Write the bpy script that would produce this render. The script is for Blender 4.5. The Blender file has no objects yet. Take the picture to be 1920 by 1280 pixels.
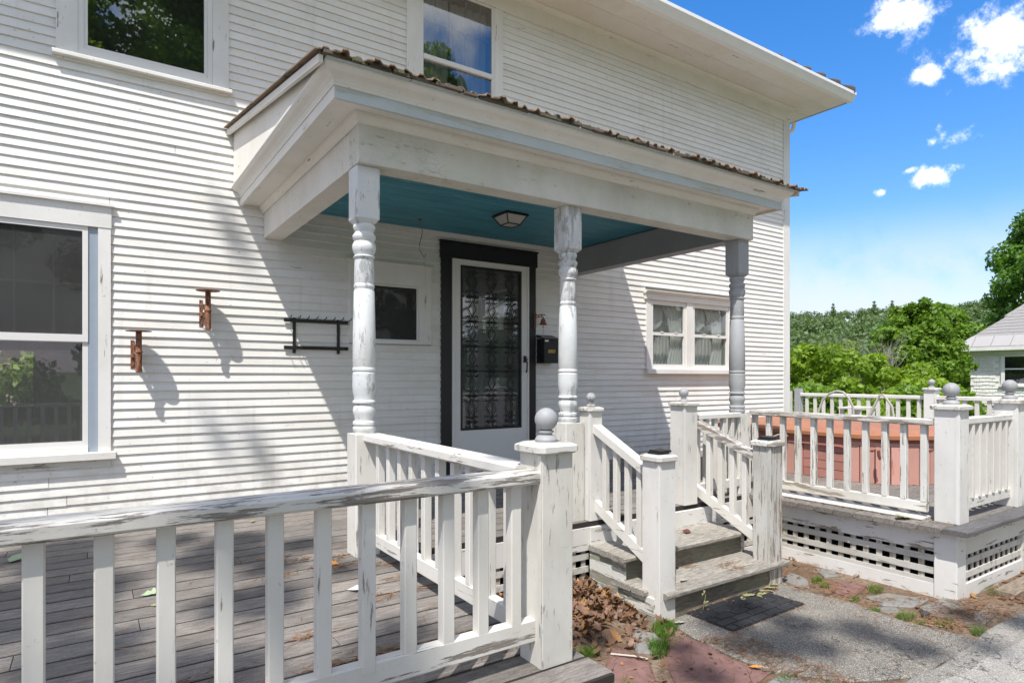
import bpy, math, random
import numpy as np
from mathutils import Vector
random.seed(7)
rng = np.random.default_rng(7)
R = math.radians
G = -1.45          # ground level; the lens stands at z = 0
DK = -0.97         # deck surface

# ------------------------------------------------------------------ camera, sky, sun, exposure
scene = bpy.context.scene
C = scene.collection
cam_d = bpy.data.cameras.new('camera')
cam = bpy.data.objects.new('camera', cam_d)
C.objects.link(cam)
scene.camera = cam
cam.location = (0, -5.45, 0)
cam.rotation_euler = (R(90), 0, R(-33.9))
cam_d.sensor_width = 36
cam_d.lens = 36 * 1171 / 1920
cam_d.shift_y = 66 / 1920
cam_d.clip_start = 0.05
cam_d.clip_end = 3000

LDIR = Vector((1.17, 1.0, -2.68)).normalized()     # direction sunlight travels
sun_d = bpy.data.lights.new('sun', 'SUN')
sun_d.energy = 2.15
sun_d.angle = R(0.55)
sun_d.color = (1.0, 0.965, 0.92)
sun = bpy.data.objects.new('sun', sun_d)
C.objects.link(sun)
sun.rotation_euler = (-LDIR).to_track_quat('Z', 'Y').to_euler()
sun.location = (-12, -10, 30)
elev = math.asin(-LDIR.z)
azim = math.atan2(-LDIR.x, -LDIR.y)                # clockwise from +Y

world = bpy.data.worlds.new('World')
scene.world = world
world.use_nodes = True
wt = world.node_tree
for n in list(wt.nodes): wt.nodes.remove(n)

def nd(nt, typ, **kw):
    n = nt.nodes.new(typ)
    for k, v in kw.items():
        if k.startswith('i_'):
            n.inputs[k[2:].replace('_', ' ')].default_value = v
        else:
            setattr(n, k, v)
    return n

def mth(nt, op, a, b=None, c=None, clamp=False):
    n = nt.nodes.new('ShaderNodeMath'); n.operation = op; n.use_clamp = clamp
    for i, v in enumerate((a, b, c)):
        if v is None: continue
        if isinstance(v, (int, float)): n.inputs[i].default_value = v
        else: nt.links.new(v, n.inputs[i])
    return n.outputs[0]

def vmth(nt, op, a, b=None):
    n = nt.nodes.new('ShaderNodeVectorMath'); n.operation = op
    for i, v in enumerate((a, b)):
        if v is None: continue
        if isinstance(v, (tuple, list)): n.inputs[i].default_value = v
        else: nt.links.new(v, n.inputs[i])
    return n

def mixc(nt, f, a, b, mode='MIX'):
    n = nt.nodes.new('ShaderNodeMix'); n.data_type = 'RGBA'; n.blend_type = mode
    if isinstance(f, (int, float)): n.inputs[0].default_value = f
    else: nt.links.new(f, n.inputs[0])
    for i, v in ((6, a), (7, b)):
        if isinstance(v, (tuple, list)): n.inputs[i].default_value = (*v[:3], 1)
        else: nt.links.new(v, n.inputs[i])
    return n.outputs[2]

def ramp(nt, v, lo, hi, a=0.0, b=1.0):
    n = nt.nodes.new('ShaderNodeMapRange'); n.interpolation_type = 'SMOOTHSTEP'
    nt.links.new(v, n.inputs[0])
    for i, x in ((1, lo), (2, hi), (3, a), (4, b)): n.inputs[i].default_value = x
    return n.outputs[0]

sky = nd(wt, 'ShaderNodeTexSky', sky_type='NISHITA')
sky.sun_disc = False
sky.sun_elevation = elev
sky.sun_rotation = azim
sky.air_density = 1.0; sky.dust_density = 0.6; sky.ozone_density = 1.6
tc = nd(wt, 'ShaderNodeTexCoord')
dirv = vmth(wt, 'NORMALIZE', tc.outputs['Generated']).outputs[0]
sepd = nd(wt, 'ShaderNodeSeparateXYZ'); wt.links.new(dirv, sepd.inputs[0])
n1 = nd(wt, 'ShaderNodeTexNoise', i_Scale=26.0, i_Detail=10.0, i_Roughness=0.66)
wt.links.new(dirv, n1.inputs['Vector'])
n2 = nd(wt, 'ShaderNodeTexNoise', i_Scale=9.0, i_Detail=6.0, i_Roughness=0.6)
wt.links.new(dirv, n2.inputs['Vector'])
# cumulus: each is a direction, a width and a height in radians
CLOUDS = [(1.165, .42, .51, .042, .026), (1.20, .40, .545, .040, .030), (1.25, .365, .555, .055, .036), (1.12, .45, .485, .020, .014), (1.085, .4746, .585, .055, .030), (1.05, .497, .595, .02, .02), (1.157, .4277, .388, .030, .015), (1.117, .454, .375, .010, .008),
          (1.122, .4518, .321, .024, .014), (1.046, .5, .294, .008, .006), (1.085, .476, .330, .010, .005),]
cl = None
wob = mth(wt, 'ADD', mth(wt, 'MULTIPLY', mth(wt, 'SUBTRACT', n1.outputs[0], 0.5), 5.2), mth(wt, 'MULTIPLY', mth(wt, 'SUBTRACT', n2.outputs[0], 0.5), 2.0))
for (x, y, z, w, h) in CLOUDS:
    d = Vector((x, y, z)).normalized()
    side = Vector((-d.y, d.x, 0)).normalized(); up = d.cross(side).normalized()
    a = vmth(wt, 'DOT_PRODUCT', dirv, tuple(side)).outputs['Value']
    b = vmth(wt, 'DOT_PRODUCT', vmth(wt, 'SUBTRACT', dirv, tuple(d)).outputs[0], tuple(up)).outputs['Value']
    ff = vmth(wt, 'DOT_PRODUCT', dirv, tuple(d)).outputs['Value']
    a = mth(wt, 'DIVIDE', a, w); b = mth(wt, 'DIVIDE', b, h)
    q = mth(wt, 'SQRT', mth(wt, 'ADD', mth(wt, 'MULTIPLY', a, a), mth(wt, 'MULTIPLY', b, b)))
    v = mth(wt, 'SUBTRACT', 1.0, q)
    v = mth(wt, 'MINIMUM', v, mth(wt, 'SUBTRACT', mth(wt, 'MULTIPLY', ff, 20.0), 10.0))
    cl = v if cl is None else mth(wt, 'MAXIMUM', cl, v)
cm = ramp(wt, mth(wt, 'ADD', cl, wob), -0.1, 1.9)
cm = mth(wt, 'MULTIPLY', cm, ramp(wt, cl, -1.5, -0.2))
# extra cloud cover added out of view as fill light, faded out in frame
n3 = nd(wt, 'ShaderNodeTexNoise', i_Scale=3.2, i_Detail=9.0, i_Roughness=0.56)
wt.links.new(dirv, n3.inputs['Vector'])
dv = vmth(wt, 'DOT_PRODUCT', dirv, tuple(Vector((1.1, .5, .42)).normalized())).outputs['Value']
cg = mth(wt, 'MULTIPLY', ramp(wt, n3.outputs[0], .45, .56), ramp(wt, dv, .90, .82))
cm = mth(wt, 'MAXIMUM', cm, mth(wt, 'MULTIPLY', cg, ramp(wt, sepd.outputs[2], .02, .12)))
band = mth(wt, 'MULTIPLY', ramp(wt, sepd.outputs[2], 0.24, 0.10), ramp(wt, mth(wt, 'ADD', n2.outputs[0], 0.0), 0.25, 0.6))
band = mth(wt, 'MULTIPLY', band, 0.9)
skyc = sky.outputs[0]
sc_ = nd(wt, 'ShaderNodeSeparateColor'); wt.links.new(skyc, sc_.inputs[0])
cb_ = nd(wt, 'ShaderNodeCombineColor')
for i_, (k_, e_) in enumerate(((.15, 1.85), (.40, 1.12), (.86, .82))):      # deeper, cleaner blue, as through a polariser
    wt.links.new(mth(wt, 'MULTIPLY', mth(wt, 'POWER', sc_.outputs[i_], e_), k_), cb_.inputs[i_])
skyt = cb_.outputs[0]
cloudcol = mixc(wt, ramp(wt, mth(wt, 'ADD', mth(wt, 'MULTIPLY', cl, .25), n1.outputs[0]), .38, .66), (4.0, 4.0, 4.1), (6.8, 6.55, 6.25))
c1 = mixc(wt, band, skyt, (2.35, 2.6, 2.85))
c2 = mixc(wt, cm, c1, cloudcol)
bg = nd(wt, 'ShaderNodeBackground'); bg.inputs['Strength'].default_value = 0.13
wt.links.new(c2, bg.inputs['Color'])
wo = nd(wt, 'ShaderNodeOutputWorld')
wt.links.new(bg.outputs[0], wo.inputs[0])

scene.view_settings.view_transform = 'Standard'
scene.view_settings.look = 'None'
scene.view_settings.gamma = 1
scene.view_settings.use_curve_mapping = False
scene.view_settings.exposure = 1.5
scene.render.engine = 'CYCLES'
scene.cycles.max_bounces = 8
scene.cycles.transparent_max_bounces = 12

# ------------------------------------------------------------------ materials
def newmat(name):
    m = bpy.data.materials.new(name); m.use_nodes = True
    nt = m.node_tree
    b = nt.nodes['Principled BSDF']
    return m, nt, b

def posv(nt, scale, rnd=True):
    g = nd(nt, 'ShaderNodeNewGeometry')
    v = g.outputs['Position']
    if rnd:
        oi = nd(nt, 'ShaderNodeObjectInfo')
        s = mth(nt, 'MULTIPLY', oi.outputs['Random'], 37.0)
        v = vmth(nt, 'ADD', v, None)
        nt.links.new(s, v.inputs[1]); v = v.outputs[0]
    return vmth(nt, 'MULTIPLY', v, scale).outputs[0]

def noise(nt, vec, sc=1.0, det=4.0, ro=0.55, out=0):
    n = nd(nt, 'ShaderNodeTexNoise'); n.inputs['Scale'].default_value = sc
    n.inputs['Detail'].default_value = det; n.inputs['Roughness'].default_value = ro
    nt.links.new(vec, n.inputs['Vector'])
    return n.outputs[out]

def grainscale(g, along, across):
    return tuple(along if c == g else across for c in 'xyz')

def bumpn(nt, b, h, strength, dist, prev=None):
    n = nd(nt, 'ShaderNodeBump'); n.inputs['Strength'].default_value = strength
    n.inputs['Distance'].default_value = dist
    nt.links.new(h, n.inputs['Height'])
    if prev is not None: nt.links.new(prev, n.inputs['Normal'])
    nt.links.new(n.outputs[0], b.inputs['Normal'])
    return n.outputs[0]

def painted(name, col, bare=(.20, .17, .14), peel=0.1, grain='x', rough=.6, dirt=.14, crack=0.0, mott=None, mamt=0, along=2.2, across=26, rust=0.0, knots=False):
    m, nt, b = newmat(name)
    v = posv(nt, grainscale(grain, along, across))
    n_s = noise(nt, v, 1.0, 7.0, .70)
    big = noise(nt, posv(nt, (1, 1, 1)), 2.3, 3.0, .6)
    t = 0.74 - peel * 0.34
    s = mth(nt, 'ADD', mth(nt, 'MULTIPLY', n_s, .85), mth(nt, 'MULTIPLY', big, .28))
    mask = ramp(nt, s, t, t + .025)
    fine = noise(nt, posv(nt, (1, 1, 1)), 70.0, 4.0, .6)
    dn = noise(nt, posv(nt, (1.2, 1.2, .7)), 1.7, 5.0, .65)
    base = mixc(nt, ramp(nt, dn, .35, .75), tuple(c * 1.0 for c in col), tuple(c * (1 - dirt) * k for c, k in zip(col, (1, .985, .95))))
    oi = nd(nt, 'ShaderNodeObjectInfo')
    base = mixc(nt, 1.0, base, mth(nt, 'MULTIPLY_ADD', oi.outputs['Random'], .07, .95), 'MULTIPLY')
    if mott is not None:
        mm = ramp(nt, noise(nt, posv(nt, (1, 1, 1)), 3.1, 6.0, .7), .42, .62)
        base = mixc(nt, mth(nt, 'MULTIPLY', mm, mamt), base, mott)
    speck = ramp(nt, noise(nt, posv(nt, (1, 1, 1)), 42.0, 2.0, .5), .70, .76)
    base = mixc(nt, mth(nt, 'MULTIPLY', speck, .55), base, tuple(x * 1.4 for x in bare))
    if crack > 0:
        vo = nd(nt, 'ShaderNodeTexVoronoi', feature='DISTANCE_TO_EDGE')
        w = vmth(nt, 'ADD', posv(nt, grainscale(grain, 11, 34)), None)
        nz = noise(nt, posv(nt, (1, 1, 1)), 9.0, 4, .6, out=1)
        nt.links.new(vmth(nt, 'MULTIPLY', nz, (1.2, 1.2, 1.2)).outputs[0], w.inputs[1])
        nt.links.new(w.outputs[0], vo.inputs['Vector']); vo.inputs['Scale'].default_value = 1.0
        cr = mth(nt, 'MULTIPLY', ramp(nt, vo.outputs['Distance'], .045, .008), ramp(nt, big, .42, .62))
        base = mixc(nt, mth(nt, 'MULTIPLY', cr, crack), base, bare)
        mask2 = mth(nt, 'MAXIMUM', mask, mth(nt, 'MULTIPLY', cr, .8))
    else:
        mask2 = mask
    bn = noise(nt, posv(nt, grainscale(grain, 6, 90)), 1.0, 5.0, .6)
    barec = mixc(nt, bn, tuple(c * .55 for c in bare), tuple(min(1, c * 1.6) for c in bare))
    out = mixc(nt, mask, base, barec)
    if name == 'siding_paint':
        gz = nd(nt, 'ShaderNodeNewGeometry'); sz = nd(nt, 'ShaderNodeSeparateXYZ'); nt.links.new(gz.outputs['Position'], sz.inputs[0])
        low = mth(nt, 'MULTIPLY', ramp(nt, sz.outputs[2], -.55, -.95), ramp(nt, noise(nt, gz.outputs['Position'], 6.0, 5.0, .7), .4, .65))
        st_ = ramp(nt, noise(nt, vmth(nt, 'MULTIPLY', gz.outputs['Position'], (9, 9, .8)).outputs[0], 1.0, 5.0, .65), .56, .72)
        out = mixc(nt, mth(nt, 'ADD', mth(nt, 'MULTIPLY', low, .35), mth(nt, 'MULTIPLY', st_, .16), clamp=True), out, (.34, .31, .25))
    if rust > 0:
        rn = ramp(nt, noise(nt, posv(nt, (1, 1, .5)), 11.0, 3.0, .5), .72, .8)
        out = mixc(nt, mth(nt, 'MULTIPLY', rn, rust), out, (.42, .17, .04))
    nt.links.new(out, b.inputs['Base Color'])
    b.inputs['Roughness'].default_value = rough
    h = mth(nt, 'SUBTRACT', mth(nt, 'MULTIPLY', fine, .35), mask2)
    h = mth(nt, 'ADD', h, mth(nt, 'MULTIPLY', n_s, .5))
    bumpn(nt, b, h, .5, .0025)
    return m

def plain(name, col, rough=.6, metal=0, var=.15, sc=12.0, bump=.0, spec=.5):
    m, nt, b = newmat(name)
    v = posv(nt, (1, 1, 1))
    n_ = noise(nt, v, sc, 5.0, .6)
    nt.links.new(mixc(nt, n_, tuple(c * (1 - var) for c in col), tuple(min(1, c * (1 + var)) for c in col)), b.inputs['Base Color'])
    b.inputs['Roughness'].default_value = rough; b.inputs['Metallic'].default_value = metal
    b.inputs['Specular IOR Level'].default_value = spec
    if bump: bumpn(nt, b, n_, bump, .004)
    return m

def rusty(name, col=(.16, .055, .025)):
    m, nt, b = newmat(name)
    n_ = noise(nt, posv(nt, (1, 1, .4)), 60.0, 6.0, .7)
    nt.links.new(mixc(nt, ramp(nt, n_, .35, .65), tuple(c * .5 for c in col), (.34, .15, .08)), b.inputs['Base Color'])
    b.inputs['Roughness'].default_value = .85
    bumpn(nt, b, n_, .5, .002)
    return m

def weathered(name, col, grain='x', moss=None, var=.5, peelw=0):
    m, nt, b = newmat(name)
    v = posv(nt, grainscale(grain, 12.0, 85))
    a = noise(nt, v, 1.0, 8.0, .74)
    v2 = posv(nt, grainscale(grain, 2.5, 9))
    c = noise(nt, v2, 1.0, 5.0, .65)
    base = mixc(nt, ramp(nt, a, .3, .72), tuple(x * (1 - var) for x in col), tuple(min(1, x * (1 + var * .8)) for x in col))
    base = mixc(nt, ramp(nt, c, .5, .8, 0, .25), base, tuple(min(1, x * 1.75) for x in col))
    base = mixc(nt, ramp(nt, noise(nt, posv(nt, (1, 1, 1)), 4.5, 5, .7), .55, .7, 0, .5), base, tuple(x * .45 for x in col))
    gr_ = noise(nt, posv(nt, (1, 1, 1)), 150.0, 3.0, .7)
    base = mixc(nt, 1.0, base, mth(nt, 'MULTIPLY_ADD', gr_, 1.1, .45), 'MULTIPLY')
    oi = nd(nt, 'ShaderNodeObjectInfo')
    base = mixc(nt, 1.0, base, mth(nt, 'MULTIPLY_ADD', oi.outputs['Random'], .42, .8), 'MULTIPLY')
    if moss is not None:
        mm = ramp(nt, noise(nt, posv(nt, (1, 1, 1)), 6.0, 6.0, .7), .48, .6)
        base = mixc(nt, mth(nt, 'MULTIPLY', mm, .7), base, moss)
    if peelw:
        pn = noise(nt, posv(nt, grainscale(grain, 2.5, 22)), 1.0, 6.0, .65)
        base = mixc(nt, ramp(nt, pn, .62 - peelw * .2, .64 - peelw * .2), base, (.62, .62, .57))
    crack = ramp(nt, noise(nt, posv(nt, grainscale(grain, 1.2, 120)), 1.0, 3.0, .5), .66, .74)
    base = mixc(nt, mth(nt, 'MULTIPLY', crack, .65), base, tuple(x * .2 for x in col))
    nt.links.new(base, b.inputs['Base Color'])
    b.inputs['Roughness'].default_value = .85
    bumpn(nt, b, mth(nt, 'SUBTRACT', a, crack), .55, .003)
    return m

def glassmat(name, tint=(.9, .93, .92), refl=1.0, dust=.0):
    m = bpy.data.materials.new(name); m.use_nodes = True
    nt = m.node_tree
    for n in list(nt.nodes): nt.nodes.remove(n)
    tr = nd(nt, 'ShaderNodeBsdfTransparent'); tr.inputs[0].default_value = (*tint, 1)
    gl = nd(nt, 'ShaderNodeBsdfGlossy'); gl.inputs['Roughness'].default_value = 0.012
    gl.inputs[0].default_value = (.95, .97, 1, 1)
    gg = nd(nt, 'ShaderNodeNewGeometry')
    cs = mth(nt, 'ABSOLUTE', vmth(nt, 'DOT_PRODUCT', gg.outputs['Incoming'], gg.outputs['Normal']).outputs['Value'])
    fr = mth(nt, 'MULTIPLY_ADD', mth(nt, 'POWER', mth(nt, 'SUBTRACT', 1.0, cs, clamp=True), 5.0), .96, .045)
    f = mth(nt, 'MULTIPLY', fr, refl, clamp=True)
    mx = nd(nt, 'ShaderNodeMixShader')
    nt.links.new(f, mx.inputs[0]); nt.links.new(tr.outputs[0], mx.inputs[1]); nt.links.new(gl.outputs[0], mx.inputs[2])
    last = mx.outputs[0]
    if dust > 0:
        df = nd(nt, 'ShaderNodeBsdfDiffuse'); df.inputs[0].default_value = (.6, .6, .57, 1)
        g = nd(nt, 'ShaderNodeNewGeometry')
        s = ramp(nt, noise(nt, g.outputs['Position'], 260.0, 2.0, .6), .62, .78)
        s2 = ramp(nt, noise(nt, g.outputs['Position'], 2.0, 3.0, .5), .2, .8, .7, 1.0)
        k = mth(nt, 'ADD', mth(nt, 'MULTIPLY', mth(nt, 'MULTIPLY', s, s2), .35), mth(nt, 'MULTIPLY', s2, .35))
        mx2 = nd(nt, 'ShaderNodeMixShader')
        nt.links.new(mth(nt, 'MULTIPLY', k, dust), mx2.inputs[0])
        nt.links.new(last, mx2.inputs[1]); nt.links.new(df.outputs[0], mx2.inputs[2]); last = mx2.outputs[0]
    o = nd(nt, 'ShaderNodeOutputMaterial'); nt.links.new(last, o.inputs[0])
    return m

def leafmat(name, a, b_, tr=.35, yellow=None):
    m = bpy.data.materials.new(name); m.use_nodes = True
    nt = m.node_tree
    for n in list(nt.nodes): nt.nodes.remove(n)
    g = nd(nt, 'ShaderNodeNewGeometry')
    big = noise(nt, g.outputs['Position'], .9, 3.0, .6)
    f = mth(nt, 'ADD', mth(nt, 'MULTIPLY', g.outputs['Random Per Island'], .6), mth(nt, 'MULTIPLY', ramp(nt, big, .35, .65), .4))
    c = mixc(nt, f, a, b_)
    if yellow is not None:
        c = mixc(nt, ramp(nt, g.outputs['Random Per Island'], .86, .97), c, yellow)
    d = nd(nt, 'ShaderNodeBsdfPrincipled'); nt.links.new(c, d.inputs['Base Color']); d.inputs['Roughness'].default_value = .5
    d.inputs['Specular IOR Level'].default_value = .35
    t = nd(nt, 'ShaderNodeBsdfTranslucent')
    nt.links.new(mixc(nt, 1.0, c, (1.5, 1.45, .55), 'MULTIPLY'), t.inputs[0])
    mx = nd(nt, 'ShaderNodeMixShader'); mx.inputs[0].default_value = tr
    nt.links.new(d.outputs[0], mx.inputs[1]); nt.links.new(t.outputs[0], mx.inputs[2])
    o = nd(nt, 'ShaderNodeOutputMaterial'); nt.links.new(mx.outputs[0], o.inputs[0])
    return m

WHITE = (.79, .775, .735)
M = {}
M['siding'] = painted('siding_paint', (.80, .785, .742), peel=.02, grain='x', dirt=.10, along=3, across=30)
M['trim'] = painted('trim_paint', WHITE, peel=.06, grain='x', dirt=.10)
M['trimz'] = painted('trim_paint_upright', WHITE, peel=.14, grain='z', dirt=.14)
M['vinyl'] = plain('white_vinyl', (.74, .725, .69), rough=.35, var=.03)
M['frieze'] = painted('soffit_paint', (.78, .755, .70), peel=.12, grain='x', dirt=.10)
M['friezey'] = painted('soffit_paint_cross', (.78, .755, .70), peel=.12, grain='y', dirt=.10)
M['beam'] = painted('beam_paint', (.66, .645, .58), bare=(.40, .39, .31), peel=.27, grain='x', dirt=.2, crack=.5, mott=(.55, .55, .45), mamt=.6, along=10, across=24)
M['beamy'] = painted('beam_paint_cross', (.72, .69, .63), peel=.10, grain='y', dirt=.15, crack=.2)
M['bluetrim'] = painted('pale_blue_paint', (.55, .61, .63), bare=(.45, .46, .42), peel=.34, grain='x', dirt=.15, crack=.5)
M['postblue'] = painted('post_paint', (.66, .685, .69), bare=(.36, .37, .36), peel=.36, grain='z', dirt=.18, crack=.4, along=7, across=26, mott=(.70, .69, .64), mamt=.6)
M['postgrey'] = painted('post_primer_grey', (.36, .37, .38), bare=(.5, .5, .5), peel=.05, grain='z', dirt=.12, crack=.3)
M['grey'] = painted('grey_paint', (.36, .37, .38), bare=(.25, .25, .25), peel=.04, grain='x', dirt=.12)
M['greyz'] = painted('finial_grey_paint', (.36, .365, .375), bare=(.16, .15, .14), peel=.16, grain='z', dirt=.2, crack=.3)
M['greybeam'] = painted('inner_beam_grey', (.30, .31, .32), bare=(.2, .2, .2), peel=.02, grain='y', dirt=.1)
M['railx'] = painted('rail_paint_x', (.66, .64, .59), bare=(.19, .165, .14), peel=.30, grain='x', dirt=.2, along=2.5, across=38)
M['railxh'] = painted('rail_paint_top_x', (.62, .60, .55), bare=(.17, .15, .13), peel=.46, grain='x', dirt=.25, along=5.0, across=60)
M['raily'] = painted('rail_paint_y', (.70, .68, .63), bare=(.22, .19, .16), peel=.28, grain='y', dirt=.15, along=2.5, across=38)
M['railyh'] = painted('rail_paint_top_y', (.62, .60, .55), bare=(.22, .19, .16), peel=.52, grain='y', dirt=.3, along=6.0, across=60)
M['bal'] = painted('baluster_paint', (.66, .64, .59), bare=(.25, .22, .19), peel=.17, grain='z', dirt=.12, along=3, across=40, rust=.8)
M['balp'] = painted('baluster_paint_worn', (.68, .67, .63), bare=(.27, .23, .19), peel=.36, grain='z', dirt=.16, along=4, across=60)
M['post'] = painted('newel_paint', (.68, .66, .60), bare=(.26, .24, .22), peel=.26, grain='z', dirt=.24, along=6, across=60)
M['postclean'] = painted('newel_paint_clean', (.70, .685, .645), bare=(.3, .27, .22), peel=.19, grain='z', dirt=.2, along=7, across=60, rust=.5)
M['postworn'] = painted('newel_paint_worn', (.58, .57, .53), bare=(.25, .20, .155), peel=.42, grain='z', dirt=.3, along=4, across=60)
M['cap'] = painted('cap_paint', (.64, .63, .59), bare=(.3, .27, .23), peel=.46, grain='x', dirt=.25)
M['capbrown'] = painted('cap_flaking_brown', (.42, .39, .34), bare=(.13, .10, .075), peel=.9, grain='y', dirt=.4)
M['pyrite'] = painted('flaky_sill_paint', (.68, .67, .62), bare=(.27, .22, .17), peel=.40, grain='y', dirt=.2, along=2.2, across=24)
M['skirt'] = painted('skirt_paint', (.72, .705, .67), bare=(.25, .22, .18), peel=.27, grain='y', dirt=.12, along=3, across=26, rust=.4)
M['skirtx'] = painted('skirt_paint_x', (.68, .665, .63), bare=(.25, .22, .18), peel=.30, grain='x', dirt=.15, along=3, across=26)
M['lattice'] = painted('lattice_paint', (.58, .565, .52), bare=(.3, .28, .24), peel=.34, grain='y', dirt=.2)
M['latticez'] = painted('lattice_paint_upright', (.50, .47, .42), bare=(.3, .26, .2), peel=.40, grain='z', dirt=.3)
M['deck'] = weathered('grey_deck_board', (.190, .170, .150), 'x', var=.45)
M['deckd'] = weathered('dark_deck_edge', (.12, .116, .114), 'x', var=.3)
M['tread'] = weathered('step_tread_wood', (.27, .25, .215), 'x')
M['riser'] = weathered('mossy_riser_wood', (.19, .165, .125), 'x', moss=(.17, .18, .13), peelw=.0)
M['stringer'] = weathered('stringer_wood', (.27, .25, .21), 'y', moss=(.24, .26, .19), peelw=.75)
M['gapdirt'] = plain('dark_gap_dirt', (.025, .02, .016), rough=1)
M['timber'] = weathered('edging_timber', (.24, .19, .14), 'x')
M['teal'] = painted('teal_ceiling_paint', (.055, .245, .315), bare=(.10, .32, .39), peel=.2, grain='x', dirt=.25)
M['black'] = painted('black_trim_paint', (.016, .015, .016), bare=(.03, .03, .03), peel=.05, grain='z', rough=.45, dirt=.3)
M['iron'] = plain('black_iron', (.012, .012, .012), rough=.45, var=.3)
M['rust'] = rusty('rusty_iron')
M['mailbox'] = plain('black_mailbox_metal', (.012, .012, .013), rough=.35, var=.3)
M['gold'] = plain('gold_letter_plate', (.62, .40, .10), rough=.35, var=.1)
M['letter'] = plain('dark_letter', (.03, .025, .02), rough=.5)
M['label_w'] = plain('white_sticker', (.8, .8, .8), rough=.5, var=.02)
M['frost'] = plain('frosted_lamp_glass', (.42, .40, .36), rough=.3, var=.1)
M['glass'] = glassmat('window_glass', tint=(.80, .82, .82), refl=1.2, dust=.2)
M['screen'] = glassmat('insect_screen', tint=(.45, .45, .45), refl=.25, dust=.2)
M['glassd'] = glassmat('dark_window_glass', tint=(.70, .72, .72), refl=3.0, dust=.03)
M['glassr'] = glassmat('bright_window_glass', tint=(.88, .90, .90), refl=1.3, dust=.08)
M['glassdoor'] = glassmat('door_glass', tint=(.92, .93, .93), refl=1.5, dust=.30)
M['alu'] = plain('grey_blue_storm_track', (.30, .35, .41), rough=.45, var=.08)
M['room'] = plain('room_wall', (.22, .21, .20), rough=.9)
M['blindgrey'] = plain('grey_roller_blind', (.16, .155, .145), rough=.9)
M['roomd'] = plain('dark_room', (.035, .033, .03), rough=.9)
M['inner_door'] = plain('dark_inner_door', (.03, .028, .026), rough=.5)
M['muntin'] = plain('muntin_grey', (.34, .36, .38), rough=.5)
M['roofing'] = painted('corrugated_asphalt', (.085, .07, .058), bare=(.20, .14, .09), peel=.75, grain='y', rough=.9, dirt=.5)
M['debris'] = weathered('rotten_roof_edge', (.13, .10, .075), 'x', moss=(.10, .11, .05))
M['shingle'] = plain('asphalt_shingle', (.07, .065, .065), rough=.95, var=.4, sc=80, bump=.3)
M['gutter'] = plain('white_gutter_metal', (.84, .84, .83), rough=.35, var=.05)
M['tub'] = painted('tub_cabinet_pink', (.56, .30, .25), bare=(.38, .16, .11), peel=.15, grain='z', rough=.7, dirt=.15)
M['tubx'] = painted('tub_slat_pink', (.44, .20, .165), bare=(.40, .16, .10), peel=.15, grain='x', rough=.7, dirt=.2)
M['cover'] = painted('tub_cover_vinyl', (.40, .165, .08), bare=(.34, .13, .07), peel=.12, grain='x', rough=.6, dirt=.2, along=2, across=5)
M['coverflap'] = painted('tub_cover_flap', (.36, .14, .105), bare=(.32, .12, .09), peel=.15, grain='x', rough=.6, dirt=.25)
M['strap'] = plain('strap_brown', (.12, .035, .025), rough=.7)
M['buckle'] = plain('blue_grey_buckle', (.16, .22, .28), rough=.4)
M['hose'] = plain('weathered_tan_hoop', (.42, .38, .33), rough=.6, var=.15)
M['redstone'] = plain('red_flagstone', (.18, .098, .085), rough=.9, var=.55, sc=13, bump=.5)
M['greystone'] = plain('grey_flagstone', (.20, .195, .18), rough=.9, var=.35, sc=9, bump=.5)
M['mat'] = plain('black_rubber', (.022, .023, .026), rough=.6, var=.4, sc=40)
M['rock'] = plain('dark_rock', (.05, .045, .045), rough=.9, var=.4, sc=60, bump=.6)
M['bark'] = plain('bark', (.10, .075, .055), rough=.95, var=.5, sc=14, bump=.8)
M['litter'] = leafmat('dead_leaf', (.10, .055, .033), (.26, .15, .095), .12, (.33, .17, .06))
M['needle'] = leafmat('pine_needle', (.16, .085, .045), (.30, .175, .095), .1)
M['grass'] = leafmat('grass_blade', (.06, .15, .02), (.17, .30, .05), .4)
M['leaf1'] = leafmat('maple_leaf_green', (.07, .15, .015), (.19, .31, .03), .40)
M['leaf2'] = leafmat('bright_bush_green', (.10, .18, .015), (.27, .40, .035), .42)
M['leaf3'] = leafmat('reflected_tree_green', (.07, .16, .02), (.24, .38, .05), .55)
M['leaf4'] = leafmat('deep_maple_green', (.04, .115, .014), (.12, .24, .03), .38)
M['leafy'] = plain('yellow_green_leaf', (.27, .26, .12), rough=.6, var=.2)
M['leafo'] = plain('orange_leaf', (.62, .25, .04), rough=.6, var=.25, sc=60)
M['leafg'] = plain('pale_green_leaf', (.32, .40, .24), rough=.6, var=.15)
M['wire'] = plain('wire', (.03, .03, .03), rough=.6)

def curtainmat():
    m = bpy.data.materials.new('sheer_curtain'); m.use_nodes = True
    nt = m.node_tree
    for n in list(nt.nodes): nt.nodes.remove(n)
    d = nd(nt, 'ShaderNodeBsdfDiffuse'); d.inputs[0].default_value = (.82, .82, .78, 1)
    t = nd(nt, 'ShaderNodeBsdfTranslucent'); t.inputs[0].default_value = (.8, .8, .76, 1)
    mx = nd(nt, 'ShaderNodeMixShader'); mx.inputs[0].default_value = .3
    nt.links.new(d.outputs[0], mx.inputs[1]); nt.links.new(t.outputs[0], mx.inputs[2])
    o = nd(nt, 'ShaderNodeOutputMaterial'); nt.links.new(mx.outputs[0], o.inputs[0])
    return m
M['curtain'] = curtainmat()

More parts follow.
